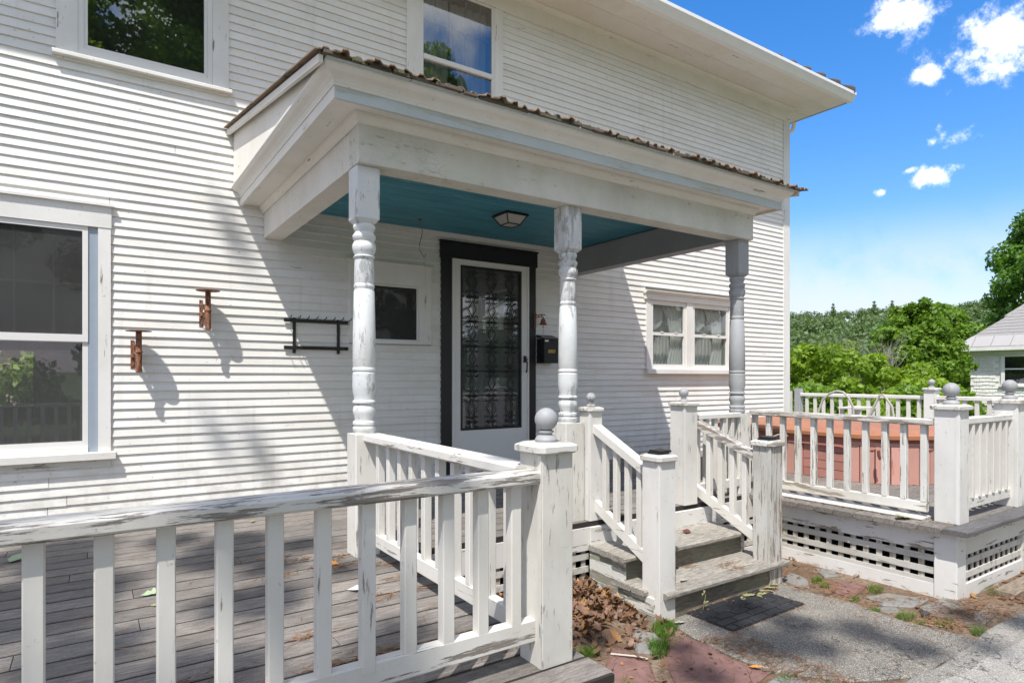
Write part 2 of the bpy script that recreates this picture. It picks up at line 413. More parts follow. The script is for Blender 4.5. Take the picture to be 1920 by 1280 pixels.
def groundmat():
    m, nt, b = newmat('dirt_ground')
    g = nd(nt, 'ShaderNodeNewGeometry'); p = g.outputs['Position']
    a = noise(nt, p, 3.0, 6.0, .65); c = noise(nt, p, 45.0, 5.0, .7)
    col = mixc(nt, ramp(nt, a, .4, .65), (.17, .105, .065), (.26, .20, .14))
    col = mixc(nt, ramp(nt, c, .4, .65, 0, .7), col, (.09, .055, .035))
    sp = nd(nt, 'ShaderNodeSeparateXYZ'); nt.links.new(p, sp.inputs[0])
    far = ramp(nt, sp.outputs[0], 13.5, 15.0)
    gcol = mixc(nt, ramp(nt, a, .3, .7), (.05, .10, .02), (.09, .15, .03))
    back = mth(nt, 'MAXIMUM', far, ramp(nt, sp.outputs[1], -8.5, -9.5))
    nt.links.new(mixc(nt, back, col, gcol), b.inputs['Base Color'])
    b.inputs['Roughness'].default_value = .95
    bumpn(nt, b, c, .8, .02)
    return m
M['ground'] = groundmat()

def asphaltmat(name, dark, light, spk, sc=260):
    m, nt, b = newmat(name)
    g = nd(nt, 'ShaderNodeNewGeometry'); p = g.outputs['Position']
    vo = nd(nt, 'ShaderNodeTexVoronoi'); vo.inputs['Scale'].default_value = sc
    nt.links.new(p, vo.inputs['Vector'])
    sv = nd(nt, 'ShaderNodeSeparateColor'); nt.links.new(vo.outputs['Color'], sv.inputs[0])
    col = mixc(nt, sv.outputs[0], dark, light)
    col = mixc(nt, ramp(nt, sv.outputs[1], .78, .9), col, spk)
    big = noise(nt, p, 2.2, 5.0, .6)
    col = mixc(nt, ramp(nt, big, .5, .72, 0, .45), col, tuple(min(1, x * 1.5) for x in light))
    ck = mth(nt, 'ABSOLUTE', mth(nt, 'SUBTRACT', noise(nt, p, .9, 6.0, .6), .5))
    col = mixc(nt, ramp(nt, ck, .0035, .001, 0, .75), col, (.04, .035, .03))
    col = mixc(nt, ramp(nt, noise(nt, p, 1.3, 6.0, .7), .52, .66, 0, .35), col, tuple(x * .5 for x in dark))
    fine = noise(nt, p, 420.0, 2.0, .6)
    col = mixc(nt, 1.0, col, mth(nt, 'MULTIPLY_ADD', fine, .9, .55), 'MULTIPLY')
    nt.links.new(col, b.inputs['Base Color']); b.inputs['Roughness'].default_value = .9
    bumpn(nt, b, mth(nt, 'ADD', vo.outputs['Distance'], fine), .6, .004)
    return m
M['pad'] = asphaltmat('concrete_aggregate', (.09, .083, .073), (.225, .205, .17), (.40, .375, .33))
M['drive'] = asphaltmat('worn_asphalt', (.125, .118, .105), (.27, .252, .22), (.42, .40, .355))
M['drive2'] = asphaltmat('pale_asphalt_edge', (.20, .19, .175), (.36, .34, .30), (.5, .48, .44))

# ------------------------------------------------------------------ mesh helpers
WORLD = {}
class MB:
    def __init__(s): s.v = []; s.f = []
    def add(s, vs, fs):
        o = len(s.v); s.v += [tuple(v) for v in vs]; s.f += [tuple(i + o for i in f) for f in fs]
        return s
    def box(s, x0, x1, y0, y1, z0, z1):
        x0, x1 = min(x0, x1), max(x0, x1); y0, y1 = min(y0, y1), max(y0, y1); z0, z1 = min(z0, z1), max(z0, z1)
        return s.add([(x0, y0, z0), (x1, y0, z0), (x1, y1, z0), (x0, y1, z0), (x0, y0, z1), (x1, y0, z1), (x1, y1, z1), (x0, y1, z1)],
                     [(0, 3, 2, 1), (4, 5, 6, 7), (0, 1, 5, 4), (1, 2, 6, 5), (2, 3, 7, 6), (3, 0, 4, 7)])
    def cbox(s, x0, x1, y0, y1, z0, z1, axis='z', c=.004):
        """box with the four edges along one axis chamfered"""
        if axis == 'z': u0, u1, w0, w1, a0, a1 = x0, x1, y0, y1, z0, z1; f = lambda u, w, a: (u, w, a)
        elif axis == 'x': u0, u1, w0, w1, a0, a1 = y0, y1, z0, z1, x0, x1; f = lambda u, w, a: (a, u, w)
        else: u0, u1, w0, w1, a0, a1 = z0, z1, x0, x1, y0, y1; f = lambda u, w, a: (w, a, u)
        pr = [(u0 + c, w0), (u1 - c, w0), (u1, w0 + c), (u1, w1 - c), (u1 - c, w1), (u0 + c, w1), (u0, w1 - c), (u0, w0 + c)]
        return s.prism([f(u, w, a0) for u, w in pr], [f(u, w, a1) for u, w in pr])
    def prism(s, a, b):
        n = len(a)
        return s.add(list(a) + list(b), [tuple(reversed(range(n))), tuple(range(n, 2 * n))] + [(i, (i + 1) % n, n + (i + 1) % n, n + i) for i in range(n)])
    def lathe(s, cx, cy, prof, n=20):
        vs = []; fs = []
        for r, z in prof:
            for k in range(n):
                a = 2 * math.pi * k / n; vs.append((cx + r * math.cos(a), cy + r * math.sin(a), z))
        for i in range(len(prof) - 1):
            for k in range(n):
                fs.append((i * n + k, i * n + (k + 1) % n, (i + 1) * n + (k + 1) % n, (i + 1) * n + k))
        fs.append(tuple(range(n - 1, -1, -1))); fs.append(tuple((len(prof) - 1) * n + k for k in range(n)))
        return s.add(vs, fs)
    def tube(s, pts, r, n=6, r1=None):
        pts = [Vector(p) for p in pts]; N_ = len(pts); vs = []; fs = []
        for i, p in enumerate(pts):
            d = (pts[min(i + 1, N_ - 1)] - pts[max(i - 1, 0)]).normalized()
            a = d.cross(Vector((0, 0, 1)))
            if a.length < .05: a = d.cross(Vector((0, 1, 0)))
            a.normalize(); b = d.cross(a)
            rr = r if r1 is None else r + (r1 - r) * i / (N_ - 1)
            for k in range(n):
                t = 2 * math.pi * k / n; vs.append(p + a * (rr * math.cos(t)) + b * (rr * math.sin(t)))
        for i in range(N_ - 1):
            for k in range(n):
                fs.append((i * n + k, i * n + (k + 1) % n, (i + 1) * n + (k + 1) % n, (i + 1) * n + k))
        fs.append(tuple(range(n - 1, -1, -1))); fs.append(tuple((N_ - 1) * n + k for k in range(n)))
        return s.add(vs, fs)

def obj(name, mb, m, parent=None, smooth=False, label=None, kind=None):
    me = bpy.data.meshes.new(name)
    po = Vector(WORLD.get(parent.name, (0, 0, 0))) if parent else Vector((0, 0, 0))
    if parent is None:
        a = np.array(mb.v); base = Vector(((a[:, 0].min() + a[:, 0].max()) / 2, (a[:, 1].min() + a[:, 1].max()) / 2, a[:, 2].min()))
    else: base = po
    me.from_pydata([(v[0] - base.x, v[1] - base.y, v[2] - base.z) for v in mb.v], [], mb.f)
    if smooth: me.polygons.foreach_set('use_smooth', [True] * len(me.polygons))
    me.materials.append(m)
    me.validate(); 
    import bmesh
    bm = bmesh.new(); bm.from_mesh(me); bmesh.ops.recalc_face_normals(bm, faces=bm.faces); bm.to_mesh(me); bm.free()
    o = bpy.data.objects.new(name, me); C.objects.link(o)
    if parent: o.parent = parent
    else: o.location = base
    WORLD[o.name] = tuple(base)
    if smooth:
        md = None
        try:
            me.set_sharp_from_angle(angle=R(40))
        except Exception: pass
    if label: o['label'] = label
    if kind: o['kind'] = kind
    return o

def rawobj(name, V, F, m, parent=None, kind=None, nside=4):
    """fast mesh from numpy arrays: V (n,3), F (k,nside)"""
    base = Vector(WORLD[parent.name]) if parent else Vector((float(V[:, 0].mean()), float(V[:, 1].mean()), float(V[:, 2].min())))
    me = bpy.data.meshes.new(name)
    V = V - np.array(base)
    me.vertices.add(len(V)); me.vertices.foreach_set('co', V.astype(np.float32).ravel())
    me.loops.add(F.size); me.loops.foreach_set('vertex_index', F.astype(np.int32).ravel())
    me.polygons.add(len(F)); me.polygons.foreach_set('loop_start', np.arange(0, F.size, nside, dtype=np.int32))
    me.update(calc_edges=True)
    me.materials.append(m)
    o = bpy.data.objects.new(name, me); C.objects.link(o)
    if parent: o.parent = parent
    else: o.location = base
    WORLD[o.name] = tuple(base)
    if kind: o['kind'] = kind
    return o

def tag(o, label, cat, group=None):
    o['label'] = label; o['category'] = cat
    if group: o['group'] = group
    return o

def thing(name, loc, label, cat, group=None):
    o = bpy.data.objects.new(name, None); C.objects.link(o); o.location = loc
    o.empty_display_size = .2
    WORLD[o.name] = tuple(loc)
    return tag(o, label, cat, group)

def dup(o, dx=0, dy=0, dz=0, parent=None):
    c = o.copy(); C.objects.link(c)
    c.parent = parent if parent is not None else o.parent
    c.location = (o.location.x + dx, o.location.y + dy, o.location.z + dz)
    w = WORLD[o.name]; WORLD[c.name] = (w[0] + dx, w[1] + dy, w[2] + dz)
    return c

def struct(o): o['kind'] = 'structure'; return o
B = lambda *a, **k: MB().box(*a, **k)
CB = lambda *a, **k: MB().cbox(*a, **k)
# ------------------------------------------------------------------ ground, driveway, paving
def terrain(x, y):
    r = np.hypot(np.maximum(x, 0), np.maximum(y, 0))
    d = np.clip((np.maximum(x - 13.2, (y - 8)) ) / 14.0, 0, 1)
    z = G - 5.2 * d * d * (3 - 2 * d)
    h = np.clip((r - 95) / 330.0, 0, 1)
    z = z + 41 * h ** 1.15 + np.sin(x * .021 + 1) * np.cos(y * .017) * 4 * h
    back = np.clip((-y - 40) / 200, 0, 1)
    return z + back * 3
gx = np.unique(np.concatenate([np.linspace(-300, -20, 12), np.linspace(-20, 45, 66), np.linspace(45, 800, 70)]))
gy = np.unique(np.concatenate([np.linspace(-300, -20, 12), np.linspace(-20, 30, 51), np.linspace(30, 600, 55)]))
XX, YY = np.meshgrid(gx, gy)
ZZ = terrain(XX, YY)
V = np.stack([XX.ravel(), YY.ravel(), ZZ.ravel()], 1)
nx, ny = len(gx), len(gy)
ii = (np.arange(ny - 1)[:, None] * nx + np.arange(nx - 1)[None, :]).ravel()
F = np.stack([ii, ii + 1, ii + nx + 1, ii + nx], 1)
gnd = rawobj('ground', V, F, M['ground']); struct(gnd)

def slab(pts, z0, z1, jit=.0, sub=0, inset=.012):
    """polygon with a softened top edge; pts counter-clockwise or not"""
    if sub:
        q = []
        for i in range(len(pts)):
            a = Vector(pts[i]); b = Vector(pts[(i + 1) % len(pts)])
            k = max(1, int((b - a).length / sub))
            for j in range(k):
                p = a.lerp(b, j / k); q.append((p.x + random.uniform(-jit, jit), p.y + random.uniform(-jit, jit)))
        pts = q
    c = Vector((sum(p[0] for p in pts) / len(pts), sum(p[1] for p in pts) / len(pts)))
    def ins(p, d):
        v = c - Vector(p)
        return tuple(Vector(p) + v.normalized() * d)
    mb = MB(); n = len(pts)
    lo = [(p[0], p[1], z0) for p in pts]; mid = [(p[0], p[1], z1 - inset * .6) for p in pts]
    top = [(*ins(p, inset), z1) for p in pts]
    mb.add(lo + mid + top, [(i, (i + 1) % n, n + (i + 1) % n, n + i) for i in range(n)] + [(n + i, n + (i + 1) % n, 2 * n + (i + 1) % n, 2 * n + i) for i in range(n)] + [tuple(range(2 * n, 3 * n))])
    return mb

dr = obj('driveway', slab([(-12, -4.05), (-2, -4.06), (1.3, -4.06), (2.6, -4.03), (3.5, -4.05), (4.18, -4.02), (4.76, -4.0), (8, -3.97), (16, -3.9), (16, -11), (-12, -11)], G - .1, G + .018, .012, .22), M['drive']); struct(dr)
dr2 = obj('driveway_edge', slab([(2.2, -4.18), (3.3, -4.15), (3.93, -4.17), (4.4, -4.17), (6, -4.15), (12, -4.1), (12, -4.5), (6, -4.42), (4.4, -4.37), (2.2, -4.33)], G - .05, G + .023, .015, .2), M['drive2']); struct(dr2)
pad = obj('concrete_pad', slab([(2.80, -2.93), (3.1, -2.86), (4.02, -2.84), (3.96, -3.05), (4.03, -3.33), (3.98, -3.51), (3.96, -3.70), (4.02, -3.96), (4.0, -4.035), (3.64, -4.045), (3.31, -4.045), (2.98, -3.90), (2.77, -3.63), (2.74, -3.43), (2.76, -3.13)], G - .1, G + .016, .008, .1), M['pad']); struct(pad)
path = thing('path', (2.6, -3.3, G), 'x', 'x'); del path['category']; del path['label']; struct(path)
STONES = [
    ('redstone', [(2.54, -3.17), (2.72, -3.11), (2.755, -3.26), (2.71, -3.45), (2.74, -3.62), (2.52, -3.66), (2.25, -3.50), (2.40, -3.27)]),
    ('redstone', [(2.30, -2.98), (2.34, -3.08), (2.34, -3.22), (2.16, -3.46), (2.0, -3.42), (1.98, -3.25)]),
    ('redstone', [(4.27, -3.06), (4.40, -3.11), (4.44, -3.235), (4.11, -3.315), (4.13, -3.15)]),
    ('greystone', [(4.08, -2.80), (4.28, -2.78), (4.26, -2.90), (4.08, -3.04), (4.05, -2.95)]),
    ('greystone', [(4.20, -3.35), (4.38, -3.39), (4.50, -3.60), (4.25, -3.61), (4.13, -3.49)]),
    ('greystone', [(4.29, -3.63), (4.60, -3.645), (4.66, -3.92), (4.33, -3.97), (4.19, -3.89), (4.21, -3.72)]),
    ('greystone', [(4.07, -3.475), (4.18, -3.55), (4.13, -3.60), (4.03, -3.56)]),
    ('greystone', [(2.58, -2.89), (2.63, -2.99), (2.58, -3.09), (2.46, -3.18), (2.37, -3.10), (2.45, -2.96)]),
    ('greystone', [(2.577, -2.575), (2.63, -2.69), (2.47, -2.837), (2.42, -2.76)]),
    ('greystone', [(2.60, -3.69), (2.74, -3.67), (2.92, -3.90), (2.84, -4.03), (2.55, -4.02), (2.50, -3.80)]),
    ('greystone', [(4.50, -2.83), (4.57, -2.92), (4.50, -3.03), (4.36, -2.98)]),
    ('redstone', [(2.02, -3.52), (2.20, -3.53), (2.45, -3.72), (2.46, -3.99), (2.10, -4.0), (1.95, -3.75)]),
]
for mt, pts in STONES:
    z = G + random.uniform(.010, .02)
    obj('flagstone', slab(pts, G - .05, z, .006, .07, .014), M[mt], path)

# ------------------------------------------------------------------ HOUSE
house = thing('house', (3.0, 0, G), 'white clapboard two-storey house with wide eaves and a black-trimmed door', 'house')
EXP, Z0, ZT = .0673, -.9785, 3.79
OPEN = [(-.213, .909, 2.262, 3.79), (-1.42, .112, -.60, 1.252), (2.456, 3.535, 2.30, 3.79), (2.816, 3.953, -.99, 1.325), (1.899, 2.706, .30, 1.05), (5.625, 7.272, .035, 1.052)]
n = 0
z = Z0; row = 0
while z < ZT - .01:
    zc = z + EXP * .5
    segs = [(-2.9, 8.49)]
    for (a, b, c, d) in OPEN:
        if c - .02 < zc < d - .005 + .03 * (d == 1.052):
            ns = []
            for (p, q) in segs:
                if b <= p or a >= q: ns.append((p, q)); continue
                if a - p > .02: ns.append((p, a))
                if q - b > .02: ns.append((b, q))
            segs = ns
    out = []
    for (p, q) in segs:
        if q - p > 3 and random.random() < .6:
            s_ = p + (q - p) * random.uniform(.25, .75); out += [(p, s_ - .0016), (s_ + .0016, q)]
        else: out.append((p, q))
    for (p, q) in out:
        t = .0168 + random.uniform(-.0012, .0012); dz0, dz1 = random.uniform(-.0012, .0012), random.uniform(-.0012, .0012)
        top = min(z + .079, ZT)
        mb = MB(); vs = []; ns_ = max(1, int((q - p) / .38)); ph = random.uniform(0, 6)
        for ki in range(ns_ + 1):
            xx = p + (q - p) * ki / ns_; dz = dz0 + (dz1 - dz0) * ki / ns_ + .0012 * math.sin(ph + xx * 2.3) + random.uniform(-.0009, .0009); tt = t + random.uniform(-.0012, .0012)
            vs += [(xx, -tt, z + dz), (xx, 0, z + dz), (xx, 0, top), (xx, -.0035, top)]
        fs = [(0, 1, 2, 3), (4 * ns_ + 3, 4 * ns_ + 2, 4 * ns_ + 1, 4 * ns_)]
        for ki in range(ns_):
            o4 = 4 * ki
            fs += [(o4, o4 + 4, o4 + 5, o4 + 1), (o4 + 1, o4 + 5, o4 + 6, o4 + 2), (o4 + 2, o4 + 6, o4 + 7, o4 + 3), (o4 + 3, o4 + 7, o4 + 4, o4)]
        mb.add(vs, fs)
        obj('clapboard', mb, M['siding'], house)
    z += EXP; row += 1

# wall behind the boards, with real openings
HOLES = [(-.10, .80, 2.33, 3.72), (-1.2, .0, -.50, 1.06), (2.60, 3.42, 2.5, 3.76), (2.94, 3.85, -.96, 1.15), (2.03, 2.57, .34, .86), (5.69, 6.34, .12, .92), (6.49, 7.12, .12, .92)]
def holed(x0, x1, z0, z1, y0, y1, holes):
    xs = sorted({x0, x1, *[h[0] for h in holes], *[h[1] for h in holes]}); zs = sorted({z0, z1, *[h[2] for h in holes], *[h[3] for h in holes]})
    mb = MB()
    for i in range(len(xs) - 1):
        for j in range(len(zs) - 1):
            cx, cz = (xs[i] + xs[i + 1]) / 2, (zs[j] + zs[j + 1]) / 2
            if any(h[0] < cx < h[1] and h[2] < cz < h[3] for h in holes): continue
            mb.box(xs[i], xs[i + 1], y0, y1, zs[j], zs[j + 1])
    return mb
obj('wall', holed(-6, 8.62, G - .1, 4.0, .002, .11, HOLES), M['room'], house)
obj('wall', holed(-6, 8.62, G - .1, 4.0, 4.3, 4.4, [(-2.1, -.60, -.36, .86)]), M['roomd'], house)
obj('wall', B(-6.1, -6, 0, 9, G - .1, 4.0), M['siding'], house)
obj('wall', B(8.50, 8.61, .112, 4.298, G - .1, 4.0), M['siding'], house)
obj('partition', B(1.25, 1.3, .12, 4.29, -.95, 1.5), M['roomd'], house)
obj('partition', B(4.4, 4.45, .12, 4.29, -.95, 1.5), M['room'], house)
obj('partition', B(1.6, 1.65, .12, 4.29, 1.75, 3.95), M['room'], house)
obj('partition', B(4.4, 8.5, 1.8, 1.85, -.95, 1.5), M['room'], house)
obj('floor_slab', B(-5.99, 8.49, .12, 4.29, -1.05, -.96), M['room'], house)
obj('floor_slab', B(-5.99, 8.49, .12, 4.29, 1.55, 1.70), M['room'], house)
rw = obj('window', MB().box(-2.2, -2.1, 4.2, 4.298, -.46, .96).box(-.60, -.56, 4.2, 4.298, -.46, .96).box(-2.1, -.60, 4.2, 4.298, .86, .96).box(-2.1, -.60, 4.2, 4.298, -.46, -.36), M['inner_door'], house)
obj('meeting_rail', B(-2.1, -.60, 4.31, 4.34, .34, .40), M['inner_door'], rw)
for k in range(5):
    obj('muntin', B(-2.08 + .26 * k, -2.06 + .26 * k, 4.31, 4.33, .40, .86), M['inner_door'], rw)
# corner board, frieze, soffit
obj('corner_board', CB(8.49, 8.652, -.022, 0, -1.0, ZT, 'z', .003), M['trimz'], house)
obj('corner_board', CB(8.612, 8.652, .001, .13, -1.0, ZT, 'z', .003), M['trimz'], house)
obj('frieze_board', B(-3, 8.655, -.03, 0, ZT, 3.975), M['frieze'], house)
mb = MB()
pr = [(-.03, 3.945), (-.045, 3.95), (-.05, 3.965), (-.075, 3.985), (-.08, 3.9985), (-.03, 3.9985)]
mb.prism([(-3, a, b) for a, b in pr], [(8.70, a, b) for a, b in pr])
obj('bed_molding', mb, M['frieze'], house)
obj('frieze_board', B(8.613, 8.66, .131, 4.4, ZT, 3.975), M['friezey'], house)
ys = [-.60, -.345, -.002]
for a, b in zip(ys[:-1], ys[1:]):
    obj('soffit_board', B(-3, 9.14, a + .0015, b - .0015, 4.0, 4.02), M['frieze'], house)
obj('soffit_board', B(8.66, 9.14, 0, 4.5, 4.0, 4.02), M['friezey'], house)
mb = MB()
K = [(-.60, 4.0), (-.655, 4.003), (-.672, 4.03), (-.688, 4.055), (-.712, 4.085), (-.714, 4.122), (-.700, 4.124), (-.66, 4.11), (-.60, 4.11)]
mb.prism([(-3, a, b) for a, b in K], [(9.21, a, b) for a, b in K])
obj('gutter', mb, M['gutter'], house, label='long white front gutter under the upper roof edge')
mb = MB()
mb.prism([(9.14 - .60 - a, -.58, b) for a, b in K], [(9.14 - .60 - a, 4.5, b) for a, b in K])
obj('gutter', mb, M['grey'], house)
# roof: a hipped shape, steep
P_ = .80
rf = MB(); ex, ey, ez = 9.245, -.695, 4.124
rf.add([(-3, ey, ez), (ex, ey, ez), (ex, 9, ez), (-3, 9, ez), (-3, ey + 3.6, ez + 3.6 * P_), (ex - 3.6, ey + 3.6, ez + 3.6 * P_), (ex - 3.6, 9, ez + 3.6 * P_), (-3, 9, ez + 3.6 * P_),
        (-3, ey, ez - .02), (ex, ey, ez - .02), (ex, 9, ez - .02), (-3, 9, ez - .02)],
       [(0, 1, 5, 4), (1, 2, 6, 5), (4, 5, 6, 7), (0, 8, 9, 1), (1, 9, 10, 2), (0, 4, 7, 3), (8, 11, 10, 9), (3, 7, 6, 2), (0, 3, 11, 8)])
roof = obj('roof', rf, M['shingle'], house)
for k in range(24):
    s0 = .03 + k * .14
    def hp(s_, w, dz): return (ex - s_ + w * .5, ey + s_ + w * .5, ez + s_ * P_ - abs(w) * .18 + dz)
    a0 = [hp(s0, -.13, .05), hp(s0, 0, .10), hp(s0, .13, .05), hp(s0, .13, -.02), hp(s0, -.13, -.02)]
    a1 = [hp(s0 + .15, -.13, .0), hp(s0 + .15, 0, .01), hp(s0 + .15, .13, .0), hp(s0 + .15, .13, -.02), hp(s0 + .15, -.13, -.02)]
    obj('hip_shingle', MB().prism(a0, a1), M['shingle'], roof)
obj('downspout', MB().tube([(8.70, .25, 3.93), (8.72, .2, 3.80), (8.74, .14, 3.72), (8.76, .08, 3.70), (8.79, .03, 3.715), (8.80, .01, 3.77), (8.80, .0, 3.83)], .032, 8), M['gutter'], house, smooth=True)

def curtain(x0, x1, z0, z1, y, waves, parent, amp=.02, top=None, shape=None):
    nx_, nz_ = max(8, waves * 8), 8
    vs = []; fs = []
    for j in range(nz_ + 1):
        v = j / nz_
        for i in range(nx_ + 1):
            u = i / nx_
            xa = x0 + (x1 - x0) * u; zz = z1 + (z0 - z1) * v
            if shape: xa, zz = shape(u, v)
            vs.append((xa, y + amp * math.sin(u * waves * 6.283 + .6 * math.sin(v * 3)) * (.5 + .5 * v), zz))
    for j in range(nz_):
        for i in range(nx_):
            a = j * (nx_ + 1) + i; fs.append((a, a + 1, a + nx_ + 2, a + nx_ + 1))
    return obj('curtain', MB().add(vs, fs), M['curtain'], parent, smooth=True)

def ring(mb, x0, x1, z0, z1, w, y0, y1, wl=None, wr=None, wb=None, wt=None):
    wl = wl if wl is not None else w; wr = wr if wr is not None else w; wb = wb if wb is not None else w; wt = wt if wt is not None else w
    mb.box(x0, x0 + wl, y0, y1, z0, z1); mb.box(x1 - wr, x1, y0, y1, z0, z1)
    mb.box(x0 + wl, x1 - wr, y0, y1, z0, z0 + wb); mb.box(x0 + wl, x1 - wr, y0, y1, z1 - wt, z1)
    return mb

# upper left window
w = obj('window', MB().box(-.213, -.085, -.026, 0, 2.292, 3.788), M['trimz'], house)
obj('side_casing', B(.79, .909, -.026, 0, 2.292, 3.788), M['trimz'], w)
obj('sill', MB().cbox(-.234, .927, -.060, 0, 2.262, 2.292, 'x', .004), M['trim'], w)
obj('apron', B(-.213, .909, -.020, 0, 2.243, 2.2615), M['trim'], w)
obj('sash', ring(MB(), -.084, .789, 2.293, 3.785, .034, -.022, .02, wb=.06), M['vinyl'], w)
obj('sash', ring(MB(), -.0495, .7545, 2.3535, 3.75, .022, -.014, .02, wb=.030), M['vinyl'], w)
obj('glass_pane', B(-.027, .732, .0, .004, 2.384, 3.728), M['glassd'], w)
obj('shade', B(-.1, .8, .2, .21, 2.3, 3.8), M['roomd'], w)
# lower left window
w = obj('window', MB().box(.034, .112, -.028, 0, -.542, 1.08), M['trimz'], house)
obj('side_casing', B(-1.42, -1.34, -.028, 0, -.542, 1.08), M['trimz'], w)
obj('head_casing', B(-1.44, .116, -.032, 0, 1.081, 1.235), M['trim'], w)
obj('drip_cap', B(-1.46, .132, -.052, 0, 1.236, 1.254), M['trim'], w)
obj('sill', MB().cbox(-1.46, .142, -.068, 0, -.598, -.543, 'x', .004), M['trim'], w)
obj('apron', B(-1.42, .115, -.024, 0, -.655, -.599), M['skirtx'], w)
obj('storm_track', MB().box(-.024, .033, -.013, 0, -.541, 1.079).box(-1.339, -1.28, -.013, 0, -.541, 1.079), M['alu'], w)
obj('sub_sill', B(-1.279, -.025, -.02, 0, -.541, -.503), M['trim'], w)
us = obj('sash', ring(MB(), -1.278, -.0255, .25, 1.079, .034, -.02, .01, wb=.052, wt=.036), M['vinyl'], w, label='upper sash')
ls = obj('sash', ring(MB(), -1.278, -.0255, -.502, .249, .034, -.008, .014, wt=.004, wb=.04), M['vinyl'], w, label='lower sash')
obj('glass_pane', B(-1.244, -.06, -.004, .0, .302, 1.043), M['screen'], w)
obj('blind', B(-1.24, -.04, .075, .08, .29, 1.06), M['blindgrey'], w)
obj('glass_pane', B(-1.244, -.06, .004, .008, -.462, .245), M['glass'], w)
for k in range(4):
    obj('muntin', B(-.235 - .22 * k, -.222 - .22 * k, .035, .05, .30, 1.05), M['muntin'], w)
obj('muntin', B(-1.24, -.06, .051, .066, .66, .675), M['muntin'], w)
obj('inner_meeting_rail', B(-1.24, -.06, .035, .066, .18, .28), M['roomd'], w)
# upper middle window
w = obj('window', MB().box(2.456, 2.592, -.026, 0, 2.3, 3.788), M['trimz'], house)
obj('side_casing', B(3.435, 3.535, -.026, 0, 2.3, 3.788), M['trimz'], w)
obj('sash', ring(MB(), 2.593, 3.434, 2.46, 3.786, .034, -.022, .0, wt=.02), M['vinyl'], w)
obj('meeting_rail', B(2.628, 3.399, -.03, -.002, 3.045, 3.09), M['vinyl'], w)
obj('glass_pane', B(2.628, 3.399, -.012, -.008, 3.091, 3.765), M['glassd'], w)
obj('glass_pane', B(2.628, 3.399, -.002, .002, 2.495, 3.044), M['glassd'], w)
for k in range(1, 5):
    obj('muntin', B(2.60 + .17 * k, 2.614 + .17 * k, .02, .034, 3.09, 3.76), M['muntin'], w)
obj('muntin', B(2.6, 3.42, .035, .049, 3.44, 3.455), M['muntin'], w)
curtain(2.62, 2.95, 2.4, 3.74, .09, 4, w, .018)
curtain(3.02, 3.40, 2.4, 3.74, .09, 5, w, .018, shape=lambda u, v: (3.12 + .28 * u - .14 * (1 - u) * (1 - v) , 3.74 - 1.34 * v))
# small square window left of the door
w = obj('window', ring(MB(), 1.899, 2.706, .305, .8485, .13, -.036, 0, wb=.030, wt=.0005), M['trimz'], house)
obj('head_casing', B(1.899, 2.706, -.037, 0, .850, 1.046), M['trim'], w)
obj('drip_cap', B(1.88, 2.725, -.052, 0, 1.047, 1.056), M['trim'], w)
obj('sash', ring(MB(), 2.030, 2.5755, .3355, .8475, .012, -.014, .01), M['vinyl'], w)
obj('screen_pane', B(2.045, 2.56, -.004, 0, .35, .835), M['screen'], w)
obj('blind', B(2.03, 2.57, .08, .09, .34, .86), M['roomd'], w)
obj('apron', B(1.899, 2.706, -.028, 0, .297, .3045), M['grey'], w)
# double window on the right
w = obj('window', MB().box(6.35, 6.47, -.034, 0, .095, .95), M['trimz'], house)
obj('side_casing', B(5.625, 5.70, -.03, 0, .095, .95), M['trimz'], w); obj('side_casing', B(7.21, 7.272, -.03, 0, .095, .95), M['trimz'], w)
obj('head_casing', B(5.60, 7.30, -.045, 0, .951, 1.02), M['trim'], w)
mb = MB(); pr = [(0, 1.021), (-.05, 1.021), (-.062, 1.03), (-.088, 1.05), (-.088, 1.058), (0, 1.07)]
mb.prism([(5.585, a, b) for a, b in pr], [(7.31, a, b) for a, b in pr]); obj('crown_cap', mb, M['trim'], w)
obj('sill', MB().cbox(5.61, 7.29, -.075, 0, .035, .094, 'x', .004), M['trim'], w)
for xa, xb in ((5.701, 6.349), (6.471, 7.209)):
    sh = obj('sash', ring(MB(), xa, xb, .0955, .9495, .045, -.022, .006, wb=.06, wt=.055), M['vinyl'], w)
    obj('meeting_rail', B(xa + .0455, xb - .0455, -.026, .0, .515, .552), M['vinyl'], sh) if False else obj('meeting_rail', B(xa + .0455, xb - .0455, -.026, .0, .515, .552), M['vinyl'], w)
    obj('glass_pane', B(xa + .046, xb - .046, -.006, -.002, .156, .514), M['glassr'], w)
    obj('glass_pane', B(xa + .046, xb - .046, -.014, -.010, .553, .894), M['glassr'], w)
    for q in (.3, .7):
        xx = xa + (xb - xa) * q
        obj('sash_lock', B(xx - .02, xx + .02, -.034, -.0265, .5525, .565), M['vinyl'], w)
    wd = xb - xa
    curtain(0, 0, 0, 0, .035, 5, w, .012, shape=lambda u, v: (xb - .02 - wd * (.62 - .30 * math.sin(min(1, v * 1.15) * 2.4) ** 1) * (1 - u) * (1.0 if v < .8 else 1), .93 - .82 * v))
    curtain(xa + .05, xb - .05, .13, .92, .10, 9, w, .008)
    curtain(0, 0, 0, 0, .05, 2, w, .01, shape=lambda u, v: (xa + wd * .46 * u, .93 - (.20 + .14 * math.sin(u * 3.14)) * v))
